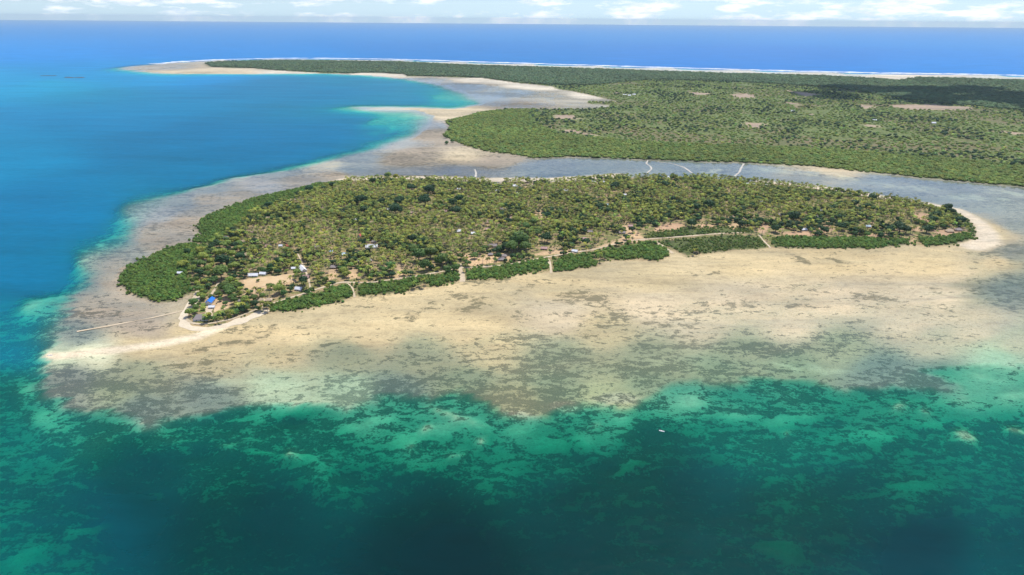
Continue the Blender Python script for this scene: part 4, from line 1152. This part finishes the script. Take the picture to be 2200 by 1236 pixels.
TLABEL = {'d': 'dark round-crowned tree', 'm': 'leafy mid-green tree', 'l': 'pale yellow-green tree'}

def shared_meshes(prefix, parts, mat, smooth=False):
    return [mesh_np(prefix, *p, [mat], smooth) for p in parts]
ME_TCROWN = shared_meshes('crown', TREE_CROWN, LEAF_O); ME_TTRUNK = shared_meshes('trunk', TREE_TRUNK, BARK)
ME_PCROWN = shared_meshes('crown', PALM_CROWN, PALM_O); ME_PTRUNK = shared_meshes('trunk', PALM_TRUNK, PALMBARK)

ORD = 'first second third fourth fifth sixth seventh eighth ninth tenth eleventh twelfth thirteenth fourteenth fifteenth sixteenth seventeenth eighteenth nineteenth twentieth'.split()
STOP = set('in the at of a by beside on and just to near among behind above along between inland seaward big under very below where touching next deep shore middle inner lagoon outer bare edge red dense pale light close long pale-crowned mangrove white playing huge sandy dark beyond upper right wide standing another against cream narrow with bright near large from half against around round very sandy-coloured first second third alone'.split())
def handle(s):
    w = s.split()[:6]
    while w[-1].strip(',') in STOP: w = w[:-1]
    return ' '.join(w).strip(',')
HNAME = [handle(h[5]) for h in HOUSES]
to_name = []
MARKS = [(757,612,'track to the narrow creek'),(860,592,'bare sandy patch above the shore track'),(990,575,'wide sandy gap in the fringe'),(925,572,'big round tree clump by the wide gap'),(830,575,'shrubby yard inland of the shore track'),(890,552,'dark thicket above the round tree clump'),(700,605,'bend of the shore track'),
 (740,575,'orange bare lane by the pale trees'),(950,545,'palm slope behind the round tree clump'),(1020,560,'sandy yards above the fringe'),(590,630,'seaward edge of the playing field'),(520,600,'wooded edge of the playing field'),(580,575,'inland hedge of the playing field'),(840,545,'palm stand beyond the large white roof'),(700,565,'palms above the shore track bend'),(1150,550,'orange yards above the shore track')]
LXY = np.concatenate([HXY, GP([m[:2] for m in MARKS])]); LNAME = HNAME + [m[2] for m in MARKS]
def name_all():
    """Name each tree by the house it stands nearest to, its side of it and its turn outwards."""
    slots = {}
    for o, kind in to_name:
        x, y = o.location.x, o.location.y
        d = np.hypot(LXY[:, 0] - x, LXY[:, 1] - y); k = int(np.argmin(d))
        dx, dy = x - LXY[k, 0], y - LXY[k, 1]
        if abs(dy) > abs(dx) * 1.2: rel = 'inland of' if dy > 0 else 'seaward of'
        else: rel = 'tip side of' if dx > 0 else 'point side of'
        slots.setdefault((kind, rel, LNAME[k]), []).append((d[k], o.name, o))
    for (kind, rel, nm), lst in slots.items():
        lst.sort(key=lambda t: t[:2])
        for i, (_, _, o) in enumerate(lst):
            o['label'] = '%s %s %s the %s' % (ORD[min(i, 19)], kind, rel, nm) if len(lst) > 1 else '%s %s the %s' % (kind, rel, nm)

taken = []      # (x, y, r) already occupied
def tree(x, y, r, kind, group, name='broadleaf_tree'):
    i = random.randrange(N_TREE)
    z = float(height_at(np.array([x]), np.array([y]))[0])
    root = new_obj(name, None, category='tree', group=group)
    to_name.append((root, TLABEL[kind]))
    root.location = (x, y, z); root.rotation_euler = (0, 0, random.uniform(0, 6.28))
    s = r / 4.6
    root.scale = (s, s, s * random.uniform(.95, 1.2))
    base = {'d': DARK, 'm': MID, 'l': LIGHT}[kind]
    c = new_obj('crown', ME_TCROWN[i], root); c['tint'] = [float(v) for v in hue(base, 1, .14)[0]]
    new_obj('trunk', ME_TTRUNK[i], root)
    taken.append((x, y, r))

n_tree = 0
for kind in 'dml':
    for px, py, r in TR[kind]:
        x, y = G(px, py)
        rm = r * y / F * 1.12
        tree(x, y, max(3.2, rm * 1.12), kind, 'broadleaf trees on the island')
        n_tree += 1

# ------------------------------------------------------------------ what stays clear of trees
BARE_P = [p for _, p in BARE] + [GP([(523,603),(600,596),(634,591),(633,606),(600,616),(560,622),(524,630)]), GP([(428,653),(448,651),(462,660),(500,660),(495,672),(460,690),(418,694),(425,670)])]
TRACKS = [GP([(425,628),(413,648),(402,668),(398,684),(410,697),(440,700),(500,688),(560,664),(600,650),(645,637),(690,622),(735,609),(765,611),(800,610),(850,603),(900,595),(940,588),(990,578),(1030,577),(1080,573),(1130,564),(1180,555),(1230,546),(1275,540),(1320,528),(1365,519),(1405,516),(1470,512),(1540,506)]),
          GP([(745,612),(758,622),(762,640)]), GP([(985,570),(990,585),(994,606)]), GP([(1178,560),(1183,575),(1184,588)]), GP([(1405,520),(1425,533),(1445,545)]), GP([(1630,508),(1640,520),(1655,534)]), GP([(447,690),(449,672),(452,660)]), GP([(448,645),(462,625),(470,610)]), GP([(668,628),(664,605),(650,570),(640,550)])]

def clear_of(x, y, r_house=5.5, r_track=5.0, bare=True, trees=True):
    m = np.ones(len(x), bool)
    for hx, hy in HXY:
        # keep the view from the sea side onto each roof a little open
        m &= (np.hypot(x - hx, (y - hy)) > r_house) & (np.hypot((x - hx) * 1.25, (y - hy + 9) * .72) > r_house + 1.0)
    for l in TRACKS: m &= dist_line(x, y, l, 30) > r_track
    if bare:
        few = rng.random(len(x)) < .22
        for p in BARE_P[:-2]: m &= (sdf_poly(x, y, p, 30) > 1.0) | few
        for p in BARE_P[-2:]: m &= sdf_poly(x, y, p, 30) > 1.0
    if trees:
        for tx, ty, tr in taken: m &= (np.hypot(x - tx, y - ty) > tr * .9) & (np.hypot((x - tx) * 1.1, (y - ty + tr) * .9) > tr * .8)
    return m

# ------------------------------------------------------------------ mangroves
for lab, poly in MANGROVES:
    shrubs = 'shrub' in lab
    X, Y, s = jitter_points(poly, 3.7 if not shrubs else 4.2, -9.0 if not shrubs else -2, .5)
    s = s + (vnoise(X, Y, 24, 161, 3, .6) - .5) * (18 if not shrubs else 4)
    m = clear_of(X, Y, 5, 2.4, False, False) & (vnoise(X, Y, 14, 55, 3) > (.20 if not shrubs else .36)) & ((s < -6) | (vnoise(X, Y, 9, 58, 2) > .40)) & ((s < 1) | (rng.random(len(X)) < .10))
    X, Y = X[m], Y[m]
    n = len(X)
    base = (.150, .245, .045) if not shrubs else (.15, .22, .045)
    tn = hue(base, n, .18) * (.8 + .45 * vnoise(X, Y, 40, 59, 3))[:, None]
    sc = sizes(n, .55, 1.6, .85, 1.25) * (.85 if not shrubs else .62)
    P = np.stack([X, Y, height_at(X, Y) - .35], -1)
    scatter('mangrove_thicket' if not shrubs else 'shrub_thicket', lab, C_BUSH, P, sc, tn, 5)

# ------------------------------------------------------------------ the coconut grove
X, Y, s = jitter_points(ISLAND, 8.0, 2.0, .5)
m = clear_of(X, Y)
for _, p in MANGROVES: m &= sdf_poly(X, Y, p, 30) > 2.0
# the sandy point carries broadleaf trees, not palms
WOODED = GP([(400,520),(470,505),(520,520),(530,560),(525,600),(515,665),(420,705),(395,690),(380,600)])
m &= ~((sdf_poly(X, Y, WOODED) < 0) & (rng.random(len(X)) > .12))
dens = vnoise(X, Y, 70, 71, 4, .6)
thin = sstep(-120, -30, sdf_poly(X, Y, GP([(980,560),(1200,545),(1400,500),(1700,495),(2090,500),(2090,520),(1500,520),(1300,540),(1000,585)])))
m &= rng.random(len(X)) < np.clip(.35 + 1.6 * (dens - .25), .25, 1.0) * (1 - .0 * thin)
nearshore = sdf_poly(X, Y, GP([(570,672),(760,600),(1000,560),(1400,490),(1700,480),(2090,500),(2096,530),(1500,560),(1000,615),(600,680)]))
m &= rng.random(len(X)) < np.where(nearshore < 0, .45, np.where(nearshore < 45, .6, 1.0))
X, Y = X[m], Y[m]
palm_pool = np.stack([X, Y], -1)
dist = np.hypot(X, Y) * 1.0
order = np.argsort(dist)
N_IND = 290
P_TINT = (.21, .24, .034)
hs = rng.uniform(.9, 1.45, len(X))
pt = hue(P_TINT, len(X), .32) * (.78 + .5 * vnoise(X, Y, 90, 73, 3))[:, None]
Z = height_at(X, Y)
for k in order[:N_IND]:
    i = random.randrange(N_PALM)
    root = new_obj('coconut_palm', None, category='palm', group='coconut palms on the seaward side of the island')
    root.location = (X[k], Y[k], Z[k]); root.rotation_euler = (random.gauss(0, .05), random.gauss(0, .05), random.uniform(0, 6.28)); root.scale = (hs[k],) * 3
    to_name.append((root, 'coconut palm'))
    new_obj('trunk', ME_PTRUNK[i], root)
    c = new_obj('crown', ME_PCROWN[i], root); c.location = (0, 0, 10.0); c['tint'] = [float(v) for v in pt[k]]
rest = order[N_IND:]
scatter('palm_grove', 'dense coconut grove covering the island behind the shore palms', C_PALM, np.stack([X, Y, Z], -1)[rest], np.repeat(hs[rest][:, None], 3, 1), pt[rest], N_PALM, .05)

# more broadleaf trees and undergrowth between the palms
X, Y, s = jitter_points(ISLAND, 10.5, 4.0, .5)
m = clear_of(X, Y, 7, 6)
for _, p in MANGROVES: m &= sdf_poly(X, Y, p, 30) > 3.0
inw = sdf_poly(X, Y, WOODED) < 0
m &= (vnoise(X, Y, 55, 83, 3) > np.where(inw, .10, .545)) 
X, Y, inw = X[m], Y[m], inw[m]
o = np.argsort(np.hypot(X, Y))
X, Y, inw = X[o], Y[o], inw[o]
nI = max(0, min(len(X), 295 - n_tree))
for k in range(nI):
    kind = random.choice('mmlddd' if not inw[k] else 'lmmld')
    r = random.uniform(3.2, 6.5) * (1.1 if inw[k] else 1)
    tree(X[k], Y[k], r, kind, 'broadleaf trees on the island')
Xr, Yr = X[nI:], Y[nI:]
n = len(Xr)
kk = rng.choice(3, n, p=[.62, .30, .08])
bt = np.array([DARK, MID, LIGHT])[kk]
tn = np.concatenate([hue(b, 1, .15) for b in bt])
scatter('broadleaf_wood', 'scattered broadleaf trees mixed into the grove towards the channel', C_TREE, np.stack([Xr, Yr, height_at(Xr, Yr)], -1), sizes(n, .7, 1.6, .9, 1.25), tn, N_TREE)

X, Y, s = jitter_points(ISLAND, 6.5, 2.0, .5)
m = clear_of(X, Y, 5.5, 5.0) & (vnoise(X, Y, 30, 91, 3) > .58)
for _, p in MANGROVES: m &= sdf_poly(X, Y, p, 30) > 1.0
X, Y = X[m], Y[m]; n = len(X)
tn = hue((.105, .145, .032), n, .3)
scatter('undergrowth', 'low green shrubs growing under the palms', C_BUSH, np.stack([X, Y, height_at(X, Y) - .3], -1), sizes(n, .25, .62), tn, 5)

name_all()

# shrubs round the compound, single bushes on the beach
for px, py, r, lab in [(493,685,4.2,'yellow-green bush standing on the beach below the compound'), (526,681,1.8,'small dark bush on the sand, first of two'), (519,684,1.4,'small dark bush on the sand, second of two'), (418,686,3.0,'round bush at the seaward corner of the compound'), (465,688,3.2,'bush at the gate of the beach lane'),
                       (500,672,4.5,'dense bush at the shore side of the dry yard'), (512,668,4.2,'dense bush beside the beach near the dry yard'), (478,680,3.4,'hedge bush above the grass strip'), (958,297,9,'lone mangrove bush on the flat off the far shore'), (960,310,8,'lone mangrove bush standing on the far brown flat'), (972,306,8,'lone mangrove bush close to the far mangrove edge')]:
    x, y = G(px, py)
    i = random.randrange(5)
    b = new_obj('bush', mesh_np('bush', *bush(900 + int(px)), [LEAF_O]), label=lab, category='bush')
    b['tint'] = [float(v) for v in hue(MID if 'yellow' not in lab else LIGHT, 1, .1)[0]]
    b.location = (x, y, float(height_at(np.array([x]), np.array([y]))[0]) - .3); b.scale = (r / 2.6,) * 3

# ------------------------------------------------------------------ the far shore
X, Y, s = jitter_points(FARMANGROVE, 11.0, -4, .5)
m = (sdf_poly(X, Y, FARLAND) < 3) & (np.abs(X) < Y * .80 + 250) & (vnoise(X, Y, 45, 95, 3) > .22)
X, Y = X[m], Y[m]; n = len(X)
tn = hue((.20, .27, .052), n, .14) * (.75 + .55 * vnoise(X, Y, 260, 96, 4))[:, None]
scatter('far_mangrove_wood', 'smooth green mangrove wood along the far side of the channel', C_BUSH, np.stack([X, Y, height_at(X, Y) - .8], -1), sizes(n, 2.0, 3.3, .45, .75), tn, 5)

X, Y, s = jitter_points(FARLAND, 25.0, 5, .5)
vis = (np.abs(X) < Y * .80 + 300) & (Y < 9000)
inman = sdf_poly(X, Y, FARMANGROVE) < -20
infor = sdf_poly(X, Y, FARFOREST)
clump = vnoise(X, Y, 170, 97, 4, .6)
bare = np.ones(len(X), bool)
for p in FAR_BARE: bare &= sdf_poly(X, Y, p, 100) > 15
m = vis & ~inman & bare & (clump > .53) & (rng.random(len(X)) < .8) & (infor > 0)
n = m.sum()
tn = hue((.045, .095, .036), n, .2)
scatter('far_tree_scatter', 'dark trees dotted over the far green plain', C_FAR, np.stack([X[m], Y[m], height_at(X[m], Y[m]) - 1.5], -1), sizes(n, .7, 1.9, .75, 1.05), tn, 4)
X, Y, s = jitter_points(FARLAND, 20.0, 3, .5)
vis = (np.abs(X) < Y * .80 + 300) & (Y < 9000)
inman = sdf_poly(X, Y, FARMANGROVE) < -20
infor = sdf_poly(X, Y, FARFOREST)
bare = np.ones(len(X), bool)
for p in FAR_BARE: bare &= sdf_poly(X, Y, p, 100) > 5
m = vis & ~inman & bare & (infor > 0) & (vnoise(X, Y, 90, 98, 3) > .30)
n = m.sum()
tn = hue((.22, .30, .065), n, .3)
scatter('far_scrub', 'light green scrub spreading over the far plain', C_BUSH, np.stack([X[m], Y[m], height_at(X[m], Y[m]) - .6], -1), sizes(n, 1.4, 3.0, .4, .7), tn, 5)
m = vis & (infor < 25)
n = m.sum()
tn = hue((.105, .175, .066), n, .16) * (.75 + .5 * vnoise(X[m], Y[m], 300, 99, 3))[:, None]
scatter('far_forest', 'dark unbroken forest along the ocean side of the far shore', C_FAR, np.stack([X[m], Y[m], height_at(X[m], Y[m]) - 2.5], -1), sizes(n, 2.2, 3.2, .6, .85), tn, 4)

# ------------------------------------------------------------------ rocks, surf, clouds
M_ROCK = flat_material('dark_coral_rock', (.06, .055, .05), (.12, .11, .09), .05)
for px, py, w, d, lab in [(103,163,34,10,'low dark rock islet in the open lagoon mouth, outermost of the chain'), (158,167,42,10,'long low dark rock islet in the lagoon mouth'), (232,155,10,7,'small dark rock off the end of the far spit'), (252,153,12,7,'small dark rock second off the end of the far spit'), (300,150,10,6,'small dark rock beside the brown flat of the far spit'), (323,149,12,7,'dark rock near the middle of the brown spit flat'), (352,147,11,6,'dark rock close to the wooded end of the spit'), (372,146,16,6,'wide dark rock closest to the wooded end of the spit'), (157,701,9,6,'dark coral boulder in the shallow water off the sand spit')]:
    x, y = G(px, py)
    rs = np.random.default_rng(int(px))
    wm = w * .5 * y / F
    parts = []
    for k in range(5):
        f = (k - 2) / 2.5
        parts.append(icos((f * wm * .8, rs.uniform(-.3, .3) * wm * .5, 0), wm * rs.uniform(.22, .38), .16 if y > 2500 else .35, 2, .12, rs))
    o = new_obj('rock_islet', mesh_np('rock_islet', *join(*parts), [M_ROCK]), label=lab, category='rock')
    o.location = (x, y, -.3)

def foam_material():
    t = NT('surf_foam')
    p = t.mapping(t.pos(), scale=(.25, 1, 1))
    n = t.noise(p, 1 / 40, 6, .65)
    m = t.math('MULTIPLY', t.math('SUBTRACT', n, .42), 8.0); m = t.math('ADD', m, 0.0, True)
    d = t.bsdf((.80, .82, .83), .9, .1)
    tr = t.n('ShaderNodeBsdfTransparent')
    mx = t.n('ShaderNodeMixShader'); t.l(m, mx.inputs[0]); t.l(tr.outputs[0], mx.inputs[1]); t.l(d.outputs[0], mx.inputs[2])
    return t.surf(mx.outputs[0])
M_FOAM = foam_material()
sf_ = strip('surf', 'white line of surf breaking along the ocean reef', [(330,138),(400,132),(470,128.5),(600,125.5),(700,125.5),(850,127.5),(1000,132.5),(1200,138.5),(1400,144.5),(1582,149.5),(1727,153.5),(1900,157.5),(2073,159.5),(2200,162.5),(2700,180)], 130.0, M_FOAM, .5, 60.0)
sf_['kind'] = 'stuff'

t = NT('cumulus')
tr_ = t.n('ShaderNodeBsdfTranslucent'); tr_.inputs['Color'].default_value = (.85, .86, .88, 1)
df_ = t.n('ShaderNodeBsdfDiffuse'); df_.inputs['Color'].default_value = (.85, .86, .88, 1)
mx_ = t.n('ShaderNodeMixShader'); mx_.inputs[0].default_value = .35
t.l(df_.outputs[0], mx_.inputs[1]); t.l(tr_.outputs[0], mx_.inputs[2])
M_CLOUD = t.surf(mx_.outputs[0])
def cloud(px, py, size, base, puffs, seed):
    """A cumulus above the frame; its shadow falls on the surveyed place."""
    x, y = G(px, py)
    k = base / SUN_DIR.z
    rs = np.random.default_rng(seed)
    parts = []
    for i in range(puffs):
        parts.append(icos((rs.normal(0, size[0] * .42), rs.normal(0, size[1] * .42), rs.uniform(0, .25) * size[1]), rs.uniform(.18, .42) * min(size), .6, 2, .14, rs))
    o = new_obj('cloud', mesh_np('cloud', *join(*parts), [M_CLOUD], True), kind='stuff', label='fair-weather cumulus above the far shore')
    o.location = (x + SUN_DIR.x * k, y + SUN_DIR.y * k, base)
cloud(2050, 205, (1200, 620), 1150, 17, 3)
cloud(2330, 225, (1200, 500), 1150, 16, 5)

# ------------------------------------------------------------------ the air
hb = 67500.0
z0, z1 = -80.0, 470.0
vs = [(x, y, z) for z in (z0, z1) for y in (-hb, hb) for x in (-hb, hb)]
fs = [(0, 2, 3, 1), (4, 5, 7, 6), (0, 1, 5, 4), (2, 6, 7, 3), (0, 4, 6, 2), (1, 3, 7, 5)]
me = bpy.data.meshes.new('haze'); me.from_pydata(vs, [], fs)
hm = bpy.data.materials.new('sea_haze'); hm.use_nodes = True
ht = hm.node_tree; ht.nodes.clear()
ho = ht.nodes.new('ShaderNodeOutputMaterial')
hv = ht.nodes.new('ShaderNodeVolumePrincipled')
hv.inputs['Color'].default_value = (.74, .92, 1.0, 1)
hv.inputs['Density'].default_value = 1.7e-5
hv.inputs['Anisotropy'].default_value = 0.0
hv.inputs['Density Attribute'].default_value = ''
hv.inputs['Temperature Attribute'].default_value = ''
hv.inputs['Color Attribute'].default_value = ''
ht.links.new(hv.outputs[0], ho.inputs['Volume'])
me.materials.append(hm)
haze = new_obj('haze', me, kind='stuff', label='thin bluish sea haze over the whole seascape')
